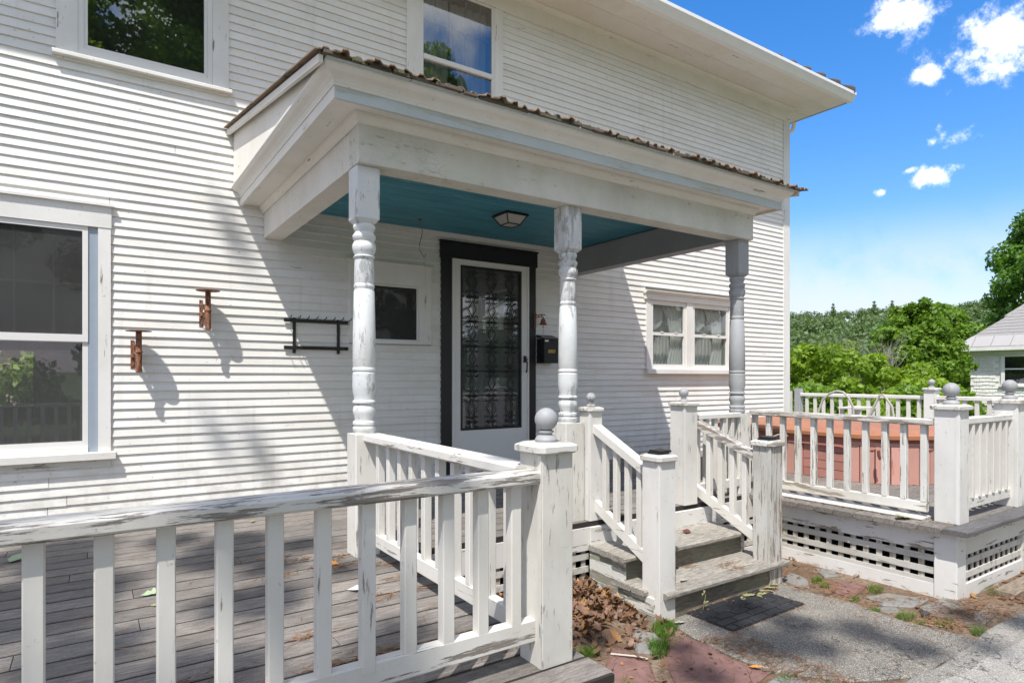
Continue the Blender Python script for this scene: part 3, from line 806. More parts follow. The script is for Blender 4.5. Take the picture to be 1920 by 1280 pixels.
# black door surround and storm door
for a, b in ((2.816, 2.932), (3.855, 3.953)):
    obj('door_casing', CB(a, b, -.030, 0, -.97, 1.165, 'z', .003), M['black'], house)
obj('door_head', CB(2.805, 3.966, -.040, 0, 1.166, 1.318, 'x', .003), M['black'], house)
obj('door_cap', B(2.795, 3.975, -.05, 0, 1.319, 1.332), M['black'], house)
sd = obj('storm_door', ring(MB(), 2.933, 3.854, -.955, 1.163, .1, -.034, .0, wl=.092, wr=.092, wt=.055, wb=.42), M['vinyl'], house, label='white metal storm door with a black scrolled grille')
obj('door_jamb_trim', ring(MB(), 2.9335, 3.8535, -.95, 1.162, .018, -.044, -.035, wb=.01), M['vinyl'], sd)
obj('kick_panel', MB().box(3.05, 3.74, -.040, -.035, -.90, -.60), M['vinyl'], sd)
obj('grille_frame', ring(MB(), 3.026, 3.761, -.534, 1.107, .022, -.036, -.002), M['iron'], sd)
obj('glass_pane', B(3.049, 3.738, -.012, -.008, -.511, 1.084), M['glassdoor'], sd)
obj('handle', MB().tube([(3.80, -.035, .19), (3.80, -.075, .185), (3.80, -.08, .15), (3.80, -.078, .07), (3.795, -.07, .045)], .008, 6).box(3.785, 3.815, -.045, -.034, .15, .22), M['iron'], sd, smooth=False)
LV = [.80, .552, .304, .056, -.192]
for zz in LV:
    obj('grille_bar', MB().tube([(3.049, -.028, zz), (3.738, -.028, zz)], .0035, 5), M['iron'], sd)
def scroll_mb(x, zc, y=-.026):
    mb = MB()
    for sx in (-1, 1):
        for sz in (-1, 1):
            pts = []
            for k in range(13):
                a = k / 12 * 4.6
                r = .030 * (1 - .35 * k / 12)
                cx_, cz_ = x + sx * .048, zc + sz * .034
                ang = -math.pi / 2 - .3 + a
                pts.append((cx_ + sx * -1 * r * math.sin(ang + math.pi / 2) , y, cz_ - sz * r * math.cos(ang + math.pi / 2)))
            pts = [(x + sx * .004, y, zc + sz * .004)] + pts
            mb.tube(pts, .0058, 6)
    mb.box(x - .014, x + .014, y - .004, y + .004, zc - .012, zc + .012)
    return mb
def diamond_mb(x, zc, hz, hx, y=-.026, inner=False):
    mb = MB()
    L_ = [(x, zc + hz), (x + hx, zc), (x, zc - hz), (x - hx, zc)]
    for i in range(4):
        a, b_ = L_[i], L_[(i + 1) % 4]
        mb.tube([(a[0], y, a[1]), (b_[0], y, b_[1])], .0052, 5)
    if inner:
        L_ = [(x, zc + hz * .55), (x + hx * .5, zc), (x, zc - hz * .55), (x - hx * .5, zc)]
        for i in range(4):
            a, b_ = L_[i], L_[(i + 1) % 4]
            mb.tube([(a[0], y, a[1]), (b_[0], y, b_[1])], .0035, 5)
    return mb
cols = [3.165, 3.395, 3.625]
s0 = obj('grille_scroll', scroll_mb(cols[0], LV[0]), M['iron'], sd)
d0 = obj('grille_diamond', diamond_mb(cols[0], (LV[0] + LV[1]) / 2, .085, .043), M['iron'], sd)
e0 = obj('grille_diamond', diamond_mb(cols[0], .955, .105, .055, inner=True), M['iron'], sd)
for i, cx_ in enumerate(cols):
    for j, zz in enumerate(LV + [1.045, -.455]):
        if not (i == 0 and j == 0): dup(s0, cx_ - cols[0], 0, zz - LV[0])
    for j in range(4):
        if not (i == 0 and j == 0): dup(d0, cx_ - cols[0], 0, (LV[j] + LV[j + 1] - LV[0] - LV[1]) / 2)
    if i: dup(e0, cx_ - cols[0])
    dup(e0, cx_ - cols[0], 0, -.325 - .955)
idoor = obj('entry_door', ring(MB(), 2.945, 3.848, -.95, 1.15, .14, .075, .105, wb=.7, wt=.16), M['inner_door'], house, label='dark wooden inner door with an upper pane')
obj('glass_pane', B(3.086, 3.707, .086, .09, -.249, .989), M['glassd'], idoor)
curtain(3.04, 3.58, .49, .79, .035, 9, idoor, .010)
obj('threshold', B(2.82, 3.95, -.06, 0, -.969, -.955), M['deckd'], house)

# ------------------------------------------------------------------ PORCH
porch = thing('porch', (2.9, -1.1, DK), 'white entry porch with teal ceiling and a dark crumbling corrugated roof', 'porch')
YF = -2.24
def turned(cx, cy, mt, s=1.0, top=1.139, lab=None):
    hw = .066 * s
    mb = MB().cbox(cx - hw, cx + hw, cy - hw, cy + hw, .862, top, 'z', .006)
    mb.add([(cx - hw, cy - hw, .862), (cx + hw, cy - hw, .862), (cx + hw, cy + hw, .862), (cx - hw, cy + hw, .862), (cx - .045, cy - .045, .838), (cx + .045, cy - .045, .838), (cx + .045, cy + .045, .838), (cx - .045, cy + .045, .838)],
           [(0, 1, 5, 4), (1, 2, 6, 5), (2, 3, 7, 6), (3, 0, 4, 7), (4, 5, 6, 7), (0, 3, 2, 1)])
    P = [(.056, -.312), (.058, -.300), (.062, -.295), (.062, -.278), (.055, -.272), (.055, -.266), (.061, -.260), (.061, -.247), (.050, -.240), (.053, -.222), (.060, -.20), (.062, -.185), (.058, -.165), (.049, -.150),
         (.054, -.146), (.063, -.143), (.063, -.134), (.055, -.128), (.056, -.105), (.0625, -.08), (.064, -.04), (.0635, .018), (.060, .022), (.060, .030), (.0635, .034), (.0635, .046), (.060, .050), (.060, .056), (.063, .062),
         (.061, .25), (.056, .47), (.0525, .476), (.0525, .484), (.056, .490), (.056, .502), (.0525, .507), (.0525, .514), (.055, .520), (.052, .645), (.058, .650), (.060, .658), (.052, .664), (.052, .672), (.060, .684), (.064, .705), (.064, .722), (.056, .738), (.052, .742),
         (.058, .750), (.063, .765), (.063, .772), (.055, .785), (.049, .792), (.052, .800), (.060, .815), (.060, .828), (.052, .838)]
    mb.lathe(cx, cy, [(r * s, z_) for r, z_ in P], 28)
    p = obj('turned_post', mb, M[mt], porch, smooth=True, label=lab)
    return p
C1 = (1.245, -2.135); C2 = (2.685, -2.135); C3 = (4.515, -2.135)
p1 = turned(*C1, 'postblue', lab='left turned post with flaking pale blue paint')
p2 = turned(*C2, 'postblue', 1.04, lab='middle turned post')
p3 = turned(*C3, 'postgrey', 1.04, lab='right turned post in grey primer')
obj('post_base', CB(C1[0] - .073, C1[0] + .065, C1[1] - .07, C1[1] + .07, DK, -.312, 'z', .005), M['post'], p1)
obj('post_base', CB(C2[0] - .08, C2[0] + .08, C2[1] - .08, C2[1] + .08, DK, -.312, 'z', .005), M['post'], p2)
obj('post_base', CB(C3[0] - .08, C3[0] + .08, C3[1] - .08, C3[1] + .08, DK, -.312, 'z', .005), M['post'], p3)
# header and side beams
obj('header_beam', CB(1.175, 4.585, YF, YF + .145, 1.142, 1.40, 'x', .003), M['beam'], porch)
obj('side_beam', B(1.177, 1.32, YF + .146, -.014, 1.142, 1.40), M['beamy'], porch)
obj('side_beam', B(4.442, 4.583, YF + .146, -.014, 1.142, 1.40), M['greybeam'], porch)
# little stepped bed moulding
def loop_profile(name, prof, mt, mty, x0, x1, y0):
    """profile (out, z) swept along left side, front, right side with mitred corners"""
    mb = MB()
    for seg in range(3):
        a = []; b_ = []
        for o, zz in prof:
            if seg == 0: a.append((x0 - o, -.014, zz)); b_.append((x0 - o, y0 - o, zz))
            elif seg == 1: a.append((x0 - o, y0 - o, zz)); b_.append((x1 + o, y0 - o, zz))
            else: a.append((x1 + o, y0 - o, zz)); b_.append((x1 + o, -.014, zz))
        obj(name, MB().prism(a, b_), M[mt if seg == 1 else mty], porch)
X0, X1 = 1.174, 4.587
loop_profile('bed_molding', [(.001, 1.345), (.012, 1.35), (.014, 1.365), (.030, 1.385), (.034, 1.3995), (.001, 1.3995)], 'frieze', 'friezey', X0, X1, YF - .001)
# soffit boards (mitred)
loop_profile('soffit_board', [(-.0, 1.4005), (.1565, 1.4005), (.1565, 1.415), (-.0, 1.415)], 'frieze', 'friezey', X0, X1, YF + .03)
loop_profile('fascia', [(.157, 1.385), (.178, 1.385), (.178, 1.445), (.157, 1.445)], 'bluetrim', 'friezey', X0, X1, YF + .03)
loop_profile('crown_molding', [(.150, 1.4455), (.184, 1.4455), (.187, 1.455), (.183, 1.462), (.19, 1.475), (.205, 1.488), (.228, 1.500), (.240, 1.512), (.246, 1.520), (.246, 1.532), (.15, 1.532)], 'frieze', 'friezey', X0, X1, YF + .03)
# side gable infill, roof
def roofz(y): return 1.99 + (y) * (.44 / 2.46)
for xa, xb in ((.945, .965), (4.80, 4.82)):
    mb = MB(); pts = [(-.014, 1.5325), (YF - .20, 1.5325), (YF - .20, roofz(YF - .20) - .012), (-.014, roofz(-.014) - .012)]
    mb.prism([(xa, a, b) for a, b in pts], [(xb, a, b) for a, b in pts]); obj('gable_board', mb, M['friezey'], porch)
def slopebox(x0, x1, y0, y1, dz0, dz1):
    mb = MB()
    mb.add([(x0, y0, roofz(y0) + dz0), (x1, y0, roofz(y0) + dz0), (x1, y1, roofz(y1) + dz0), (x0, y1, roofz(y1) + dz0), (x0, y0, roofz(y0) + dz1), (x1, y0, roofz(y0) + dz1), (x1, y1, roofz(y1) + dz1), (x0, y1, roofz(y1) + dz1)],
           [(0, 3, 2, 1), (4, 5, 6, 7), (0, 1, 5, 4), (1, 2, 6, 5), (2, 3, 7, 6), (3, 0, 4, 7)])
    return mb
obj('roof_deck', slopebox(.90, 4.88, -2.475, -.014, -.012, .004), M['debris'], porch)
obj('rake_board', slopebox(.893, .915, -2.47, -.014, -.05, -.0125), M['friezey'], porch)
obj('rake_board', slopebox(4.865, 4.885, -2.47, -.014, -.05, -.0125), M['friezey'], porch)
# corrugated sheet with a ragged rotten edge
nxr = 4.07 / .082
vs = []; fs = []
xs_ = []
k = 0
while k * .082 < 4.05:
    xb = .872 + k * .082
    for fr, hz in ((0, .0), (.36, .001), (.48, .015), (.74, .016), (.88, .002)):
        xs_.append((xb + fr * .082, hz, k))
    k += 1
prev = {}
for (x, hz, kk) in xs_:
    if kk not in prev: prev[kk] = (random.uniform(-.035, .02), random.uniform(-.004, .007))
    jy, jz = prev[kk]
    ye = -2.50 + jy + random.uniform(-.01, .01)
    vs += [(x, ye, roofz(ye) + .008 + hz + jz), (x, -.02, roofz(-.02) + .008 + hz)]
for i in range(len(xs_) - 1): fs.append((2 * i, 2 * i + 2, 2 * i + 3, 2 * i + 1))
nv = len(vs)
vs += [(x, y, z_ - .007) for (x, y, z_) in vs]
fs += [(nv + 2 * i, nv + 2 * i + 1, nv + 2 * i + 3, nv + 2 * i + 2) for i in range(len(xs_) - 1)]
fs += [(2 * i, nv + 2 * i, nv + 2 * i + 2, 2 * i + 2) for i in range(len(xs_) - 1)]
fs += [(0, 1, nv + 1, nv), (2 * len(xs_) - 2, nv + 2 * len(xs_) - 2, nv + 2 * len(xs_) - 1, 2 * len(xs_) - 1)]
obj('corrugated_roof', MB().add(vs, fs), M['roofing'], porch)
# rotten edge strip and loose debris
mb = MB()
x = .91
while x < 4.87:
    L_ = random.uniform(.03, .12); d = random.uniform(0, .03); h0 = random.uniform(-.012, .006)
    mb.box(x, x + L_, -2.485 - d, -2.44, 1.536, 1.551 + h0 * .5 + random.uniform(0, .008)); x += L_ * random.uniform(.8, 1.3)
obj('rotten_edge', mb, M['debris'], porch, kind='stuff')
mb = MB(); x = .93
while x < 4.85:
    L_ = random.uniform(.2, .5); mb.box(x, min(4.87, x + L_), -2.475 - random.uniform(0, .012), -2.45, 1.5325, 1.5415 + random.uniform(-.002, .003)); x += L_ + .004
obj('drip_strip', mb, M['bluetrim'], porch)
for k in range(26):
    ya = -.0345 - k * .0815
    obj('ceiling_board', B(1.321, 4.441, ya - .0775, ya, 1.408 + .0008 * (k % 2), 1.424), M['teal'], porch)
obj('ledger_board', B(1.321, 4.441, -.033, -.0135, 1.362, 1.4245), M['friezey'], porch)

# ------------------------------------------------------------------ DECKS
deck = thing('wooden_deck', (1.5, -2, G), 'weathered grey board deck along the house under the porch', 'deck')
y = -.016; k = 0
while y > -3.90:
    wd = .140; x1 = 4.50 if y - wd > -2.30 else 1.425
    zz = DK - random.uniform(0, .002)
    cuts = [-2.6]
    q = random.uniform(-.9, 1.1); cuts.append(q)
    if x1 > 2: cuts.append(random.uniform(2.2, 3.6))
    cuts.append(x1 if x1 > 2 else x1 + (.0 if y < -3.6 else random.uniform(-.004, .004)))
    for a, b in zip(cuts[:-1], cuts[1:]):
        obj('deck_board', CB(a + .0015, b - .0015, y - wd + .0095, y, zz - .035, zz, 'x', .005), M['deck'], deck)
    y -= wd; k += 1
YE = y
mb = MB()
y = -.016
while y > -3.90:
    x1 = 4.49 if y - .14 > -2.30 else 1.42
    mb.box(-2.6, x1, y - .1425, y - .1280, DK - .03, DK - .0028)
    y -= .140
obj('gap_dirt', mb, M['gapdirt'], deck, kind='stuff')
obj('rim_board', B(1.385, 1.408, YE + .02, -2.29, -1.30, -1.006), M['skirt'], deck)
obj('rim_board', B(-2.6, 1.384, YE + .02, YE + .045, -1.42, -1.006), M['skirtx'], deck)
# front apron of the porch with lattice behind the leaf pile
obj('skirt_board', B(1.41, 4.62, -2.270, -2.245, -1.158, -1.007), M['skirtx'], deck)
for zz in (-1.20, -1.285, -1.37):
    obj('lattice_slat', B(1.41, 2.76, -2.262, -2.254, zz - .02, zz + .02), M['lattice'], deck)
    obj('lattice_slat', B(4.0, 4.60, -2.262, -2.254, zz - .02, zz + .02), M['lattice'], deck)
x = 1.43
while x < 4.6:
    if x < 2.74 or x > 4.0: obj('lattice_slat', B(x, x + .036, -2.2525, -2.245, -1.44, -1.158), M['latticez'], deck)
    x += .085
obj('skirt_board', B(1.41, 4.62, -2.268, -2.246, -1.50, -1.40), M['skirtx'], deck)
obj('skirt_board', B(4.27, 4.42, -2.274, -2.2705, -1.45, -1.16), M['skirtx'], deck)

tubdeck = thing('wooden_deck', (8, -1.8, G), 'grey board deck around the hot tub with white lattice skirting', 'deck')
y = -2.255; rows = []
for k in range(11):
    rows.append((4.505 + random.uniform(-.006, .006), y - .136, y, -2.255)); y -= .1415
XE = 12.35
for k, (xa, ya, yb, _) in enumerate(rows):
    cuts = [xa, random.uniform(7.8, 9.2), XE] if k % 2 else [xa, random.uniform(6.3, 7.5), random.uniform(9.5, 10.5), XE]
    for a, b in zip(cuts[:-1], cuts[1:]):
        obj('deck_board', CB(a + .0015, b - .0015, ya, yb, DK - .035, DK - random.uniform(0, .0015), 'x', .007), M['deck' if k < 10 else 'deckd'], tubdeck)
YB = rows[-1][1]
y = -2.2515
for k in range(16):
    yb = y + .138; cuts = [4.502, random.uniform(6.5, 8), random.uniform(9.5, 10.5), XE]
    for a, b in zip(cuts[:-1], cuts[1:]):
        obj('deck_board', CB(a + .0015, b - .0015, y, yb, DK - .035, DK - random.uniform(0, .0015), 'x', .004), M['deck'], tubdeck)
    y += .1415
obj('back_deck', B(8.66, XE, .02, 3.4, DK - .035, DK), M['deck'], tubdeck)
XS = 4.60; YS = -3.715
obj('skirt_board', B(XS, XS + .02, YS + .13, -2.275, -1.150, -1.006), M['skirt'], tubdeck)
obj('skirt_board', B(XS, XS + .022, YS + .13, -2.275, -1.47, -1.362), M['pyrite'] if False else M['skirt'], tubdeck)
obj('corner_board', CB(XS - .006, XS + .13, YS - .006, YS + .128, -1.47, -1.0065, 'z', .003), M['skirt'], tubdeck)
for zz in (-1.195, -1.278, -1.352):
    obj('lattice_slat', B(XS + .003, XS + .011, YS + .13, -2.275, zz - .021, zz + .021), M['lattice'], tubdeck)
y = -2.31
while y > YS + .14:
    obj('lattice_slat', B(XS + .012, XS + .020, y - .038, y, -1.40, -1.13), M['latticez'], tubdeck); y -= .0905
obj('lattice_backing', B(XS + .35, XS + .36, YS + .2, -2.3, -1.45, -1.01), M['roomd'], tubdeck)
obj('skirt_board', B(XS + .132, 12.3, YS, YS + .02, -1.165, -1.006), M['skirtx'], tubdeck)
for (a, b) in ((XS + .132, 5.72), (5.86, 7.2), (7.34, 9.0)):
    obj('skirt_board', B(a, b, YS - .002, YS + .02, -1.47, -1.355), M['skirtx'], tubdeck)
    for zz in (-1.215, -1.30):
        obj('lattice_slat', B(a, b, YS + .003, YS + .011, zz - .02, zz + .02), M['lattice'], tubdeck)
    x = a + .04
    while x < b - .04:
        obj('lattice_slat', B(x, x + .036, YS + .012, YS + .02, -1.36, -1.16), M['latticez'], tubdeck); x += .0905
for a in (5.72, 7.2): obj('corner_board', B(a + .001, a + .139, YS - .004, YS + .02, -1.47, -1.166), M['skirtx'], tubdeck)

# ------------------------------------------------------------------ RAILINGS
def finial(mb, cx, cy, z0, r):
    """turned plinth and ball; z0 is the top of the cap"""
    P = [(r * .95, z0), (r * .98, z0 + r * .22), (r * .80, z0 + r * .50), (r * .52, z0 + r * .62), (r * .50, z0 + r * .74), (r * .66, z0 + r * .80), (r * .66, z0 + r * .95), (r * .46, z0 + r * 1.02)]
    zc = z0 + r * 1.92
    for k in range(13):
        a = -1.12 + k * (math.pi / 2 + 1.12) / 12
        P.append((max(.0006, r * math.cos(a)), zc + r * math.sin(a)))
    mb.lathe(cx, cy, P, 28)
    return mb

def newel(parent, x0, x1, y0, y1, zt, mt, cap='cap', capz=.035, over=.028, ball=0.0, z0=DK, reveal=True, lab=None, ballmt='greyz', blk=False):
    p = obj('newel_post', CB(x0, x1, y0, y1, z0, zt, 'z', .004), M[mt], parent, label=lab)
    # applied side boards give the boxed post its seam
    obj('seam_batten', B(x0 - .0025, x0 - .0003, y0 + .001, y0 + .022, z0, zt - .002), M[mt], p)
    cx_, cy_ = (x0 + x1) / 2, (y0 + y1) / 2
    hw, hh = (x1 - x0) / 2 + over, (y1 - y0) / 2 + over
    mb = MB()
    def rg(w_, h_, z_, c_=.022): return [(cx_ - w_ + c_, cy_ - h_, z_), (cx_ + w_ - c_, cy_ - h_, z_), (cx_ + w_, cy_ - h_ + c_, z_), (cx_ + w_, cy_ + h_ - c_, z_), (cx_ + w_ - c_, cy_ + h_, z_), (cx_ - w_ + c_, cy_ + h_, z_), (cx_ - w_, cy_ + h_ - c_, z_), (cx_ - w_, cy_ - h_ + c_, z_)]
    A_, B_, C_, D_ = rg(hw - .006, hh - .006, zt + .0005), rg(hw, hh, zt + .006), rg(hw, hh, zt + capz * .72), rg(hw - .020, hh - .020, zt + capz)
    vs = A_ + B_ + C_ + D_; fs = [tuple(reversed(range(8))), tuple(range(24, 32))]
    for q in range(3): fs += [(8 * q + i, 8 * q + (i + 1) % 8, 8 * q + 8 + (i + 1) % 8, 8 * q + 8 + i) for i in range(8)]
    obj('post_cap', mb.add(vs, fs), M[cap], p)
    if ball: obj('ball_finial', finial(MB(), cx_, cy_, zt + capz, ball), M[ballmt], p, smooth=True)
    return p

GR = 'weathered white deck railings'
# front railing, nearest the lens
r1 = thing('deck_railing', (0, -3.73, DK), 'long white front railing with split peeling top rail ending at the big ball-topped post', 'railing', None)
newel(r1, 1.235, 1.368, -3.79, -3.66, -.258, 'post', capz=.034, over=.022, ball=.040)
mb = MB()
xs_ = np.linspace(-2.6, 1.247, 9)
obj('top_rail', MB().cbox(-2.6, 1.247, -3.785, -3.685, -.356, -.313, 'x', .008), M['railxh'], r1)
obj('bottom_rail', MB().cbox(-2.6, 1.2345, -3.752, -3.71, -.890, -.815, 'x', .004), M['railx'], r1)
b0 = None
for k in range(30):
    xc = 1.162 - .1268 * k + random.uniform(-.003, .003)
    if b0 is None:
        b0 = obj('baluster', CB(xc - .020, xc + .020, -3.7525, -3.7145, -.840, -.3565, 'z', .003), M['bal'], r1); bx = xc
        b0 = b0
    else: dup(b0, xc - bx, random.uniform(-.002, .002))
for o in [o for o in r1.children if o.name.startswith('baluster')]: o.location.y -= .0
# the balusters are nailed to the front of the bottom rail's inner face: keep them sitting on it
# side railing from the left porch post to the big post
r2 = thing('deck_railing', (1.27, -2.9, DK), 'short white railing running from left porch post out to the ball-topped corner post', 'railing')
obj('top_rail', MB().cbox(1.215, 1.312, -3.659, -2.206, -.352, -.308, 'y', .008), M['raily'], r2)
obj('bottom_rail', MB().cbox(1.248, 1.290, -3.6595, -2.206, -.905, -.835, 'y', .004), M['raily'], r2)
b0 = None
for k in range(10):
    yc = -2.31 - .1375 * k
    if b0 is None: b0 = obj('baluster', CB(1.250, 1.288, yc - .019, yc + .019, -.8345, -.3525, 'z', .003), M['bal'], r2)
    else: dup(b0, random.uniform(-.002, .002), -.1375 * k + random.uniform(-.006, .006))

# stair railings
def stair_rail(x, lab, topm, caps, postm, bal_m, right):
    r = thing('stair_railing', (x, -2.5, G), lab, 'railing', None)
    s = -1 if not right else 1
    return r
def sloped(x0, x1, ya, za, yb, zb, h):
    return MB().add([(x0, ya, za - h), (x1, ya, za - h), (x1, ya, za), (x0, ya, za), (x0, yb, zb - h), (x1, yb, zb - h), (x1, yb, zb), (x0, yb, zb)],
                    [(0, 1, 2, 3), (7, 6, 5, 4), (0, 4, 5, 1), (1, 5, 6, 2), (2, 6, 7, 3), (3, 7, 4, 0)])
for (xa, xb, xta, xtb, lab, pm, pm2, zt, capn, zl) in (
        (2.768, 2.908, 2.79, 2.90, 'white stair railing on the left of the steps ending at a flat-capped post', 'postclean', 'postclean', -.235, 'cap', -.505),
        (3.858, 4.000, 3.66, 3.81, 'white stair railing on the right of the steps ending at a badly peeled post', 'postclean', 'postworn', -.222, 'cap', -.482)):
    xm = (xa + xb) / 2
    r = thing('stair_railing', (xm, -2.5, G), lab, 'railing')
    left = xa < 3
    if left: newel(r, 2.775, 2.885, -2.262, -2.15, -.235, 'postclean', capz=.03, over=.018, ball=.033)
    else: newel(r, 3.70, 3.845, -2.275, -2.13, -.222, 'postclean', capz=.03, over=.02, ball=.036)
    pp = newel(r, xa, xb, -2.885, -2.745, zl, pm2, cap=capn, capz=.04, over=.020, z0=G - .02)
    obj('cap_remnant', MB().box(xa + .02, xb - .03, -2.86, -2.77, zl + .041, zl + .052).box(xa + .03, xb - .015, -2.865, -2.775, zl + .052, zl + .064), M['black'], pp, label='broken black cap remnant')
    y0, y1 = (-2.262, -2.745) if left else (-2.275, -2.745)
    xr0, xr1 = (2.80, 2.875) if left else (3.835, 3.925)
    ztop0, ztop1 = (-.325, -.56) if left else (-.30, -.535)
    if not left:
        xr0, xr1 = 3.855, 3.935
        y0 = -2.15
    obj('top_rail', sloped(xr0, xr1, y0, ztop0, y1, ztop1, .055), M['raily' if left else 'railyh'], r)
    zb0, zb1 = (-.835, -1.095) if left else (-.80, -1.09)
    obj('bottom_rail', sloped(xr0 + .02, xr1 - .015, y0, zb0, y1, zb1, .075), M['raily'], r)
    for k in range(4):
        yc = -2.345 - .105 * k
        f = (yc - y0) / (y1 - y0)
        zt_, zb_ = ztop0 + (ztop1 - ztop0) * f - .05, zb0 + (zb1 - zb0) * f - .006
        obj('baluster', CB(xr0 + .021, xr1 - .018, yc - .019, yc + .019, zb_, zt_, 'z', .003), M['bal'], r)

# short railing between the top stair post and the right porch post
r5 = thing('deck_railing', (4.1, -2.2, DK), 'very short white railing joining stair top post to the grey right porch post', 'railing')
obj('top_rail', MB().cbox(3.846, 4.434, -2.235, -2.165, -.335, -.295, 'x', .005), M['railx'], r5)
obj('bottom_rail', MB().cbox(3.846, 4.434, -2.22, -2.18, -.905, -.835, 'x', .004), M['railx'], r5)
for k in range(5):
    xc = 3.93 + .105 * k
    obj('baluster', CB(xc - .019, xc + .019, -2.219, -2.181, -.8345, -.3355, 'z', .003), M['bal'], r5)

# railing in front of the hot tub
r6 = thing('deck_railing', (4.76, -2.9, DK), 'white railing with bare greyed top rail in front of the hot tub', 'railing')
obj('top_rail', MB().cbox(4.69, 4.785, -3.539, -2.13, -.330, -.286, 'y', .008), M['railyh'], r6)
obj('bottom_rail', MB().cbox(4.722, 4.762, -3.49, -2.20, -.925, -.855, 'y', .006), M['pyrite'], r6)
b0 = None
for k in range(11):
    yc = -2.15 - .1325 * k
    if b0 is None: b0 = obj('baluster', CB(4.722, 4.762, yc - .020, yc + .020, -.8545, -.3305, 'z', .003), M['balp'], r6)
    else: dup(b0, random.uniform(-.002, .002), -.1325 * k + random.uniform(-.006, .006))
obj('sole_board', MB().cbox(4.64, 4.80, -3.50, -2.23, -.9685, -.955, 'y', .004), M['pyrite'], r6)
# corner post and close-set panel beyond
r7 = thing('deck_railing', (5.3, -3.62, DK), 'white railing panel with close-set balusters and rust spots between two ball-topped posts', 'railing')
newel(r7, 4.712, 4.862, -3.69, -3.54, -.222, 'postclean', capz=.036, over=.024, ball=.050)
newel(r7, 5.72, 5.885, -3.69, -3.54, -.205, 'postclean', capz=.036, over=.024, ball=.050)
obj('top_rail', MB().cbox(4.8625, 5.7195, -3.66, -3.585, -.325, -.280, 'x', .006), M['railx'], r7)
obj('bottom_rail', MB().cbox(4.8625, 5.7195, -3.645, -3.60, -.905, -.835, 'x', .004), M['railx'], r7)
b0 = None
for k in range(7):
    if b0 is None: b0 = obj('baluster', CB(4.905, 4.943, -3.655, -3.617, -.834, -.3255, 'z', .003), M['bal'], r7)
    else: dup(b0, .118 * k)
r8 = thing('deck_railing', (7.5, -3.62, DK), 'white railing running on from the second ball-topped post at the right edge', 'railing')
obj('top_rail', MB().cbox(5.8855, 12.1, -3.66, -3.585, -.325, -.280, 'x', .006), M['railx'], r8)
obj('bottom_rail', MB().cbox(5.8855, 12.1, -3.645, -3.60, -.905, -.835, 'x', .004), M['railx'], r8)
b0 = None
for k in range(46):
    if b0 is None: b0 = obj('baluster', CB(5.98, 6.018, -3.64, -3.605, -.8345, -.3255, 'z', .003), M['bal'], r8)
    else: dup(b0, .13 * k)
# far railing behind the hot tub
r9 = thing('deck_railing', (12.2, -.5, DK), 'far white railing beyond the hot tub in front of the green bushes', 'railing')
newel(r9, 12.11, 12.30, -.56, -.38, -.235, 'postclean', capz=.04, over=.03, ball=.052)
obj('top_rail', MB().cbox(12.16, 12.25, -.379, 1.95, -.40, -.335, 'y', .008), M['raily'], r9)
obj('top_rail', MB().cbox(12.16, 12.25, -3.5, -.561, -.40, -.335, 'y', .008), M['raily'], r9)
obj('bottom_rail', MB().cbox(12.185, 12.225, -.379, 1.95, -.92, -.85, 'y', .004), M['raily'], r9)
obj('bottom_rail', MB().cbox(12.185, 12.225, -3.5, -.561, -.92, -.85, 'y', .004), M['raily'], r9)
obj('newel_post', CB(12.14, 12.27, 1.951, 2.07, DK, -.24, 'z', .004), M['postgrey'], r9, label='leaning grey post stub near the house corner')
b0 = None
for k in range(30):
    yc = 1.83 - .175 * k
    if abs(yc + .47) < .12: continue
    if b0 is None: b0 = obj('baluster', CB(12.185, 12.225, yc - .03, yc + .03, -.8495, -.4005, 'z', .003), M['bal'], r9); yb0 = yc
    else: dup(b0, 0, yc - yb0)
r9b = obj('privacy_board', B(12.0, 12.12, 2.1, 2.25, DK, -.30), M['postclean'], r9)

# ------------------------------------------------------------------ STEPS
steps = thing('wooden_steps', (3.4, -2.55, G), 'two worn grey wooden steps with mossy peeling risers below the porch', 'steps')
for k in range(3):
    ya = -2.275 - k * .122
    x0_ = 2.745 - .012 * k
    obj('tread_board', CB(x0_, 3.985 - (.0 if k < 2 else .0), ya - .118, ya, -1.155, -1.120, 'x', .009), M['tread'], steps)
for k in range(3):
    ya = -2.565 - k * .119
    a_, b_ = (2.735, 4.02)
    if k == 2: a_, b_ = 2.80, 4.035
    obj('tread_board', CB(a_, b_, ya - .115, ya, -1.315, -1.280, 'x', .009), M['tread'], steps)
obj('riser', B(2.78, 3.97, -2.585, -2.565, -1.281, -1.1555), M['riser'], steps)
obj('riser', B(2.80, 3.99, -2.875, -2.855, -1.50, -1.3155), M['riser'], steps)
obj('riser', B(2.76, 3.97, -2.290, -2.272, -1.12, -1.006), M['skirtx'], steps)
for xa in (2.755, 3.945):
    mb = MB(); pts = [(-2.28, -1.1555), (-2.60, -1.1555), (-2.60, -1.3155), (-2.85, -1.3155), (-2.85, -1.5), (-2.28, -1.5)]
    mb.prism([(xa, a, b) for a, b in pts], [(xa + .022, a, b) for a, b in pts])
    obj('stringer', mb, M['stringer'], steps)
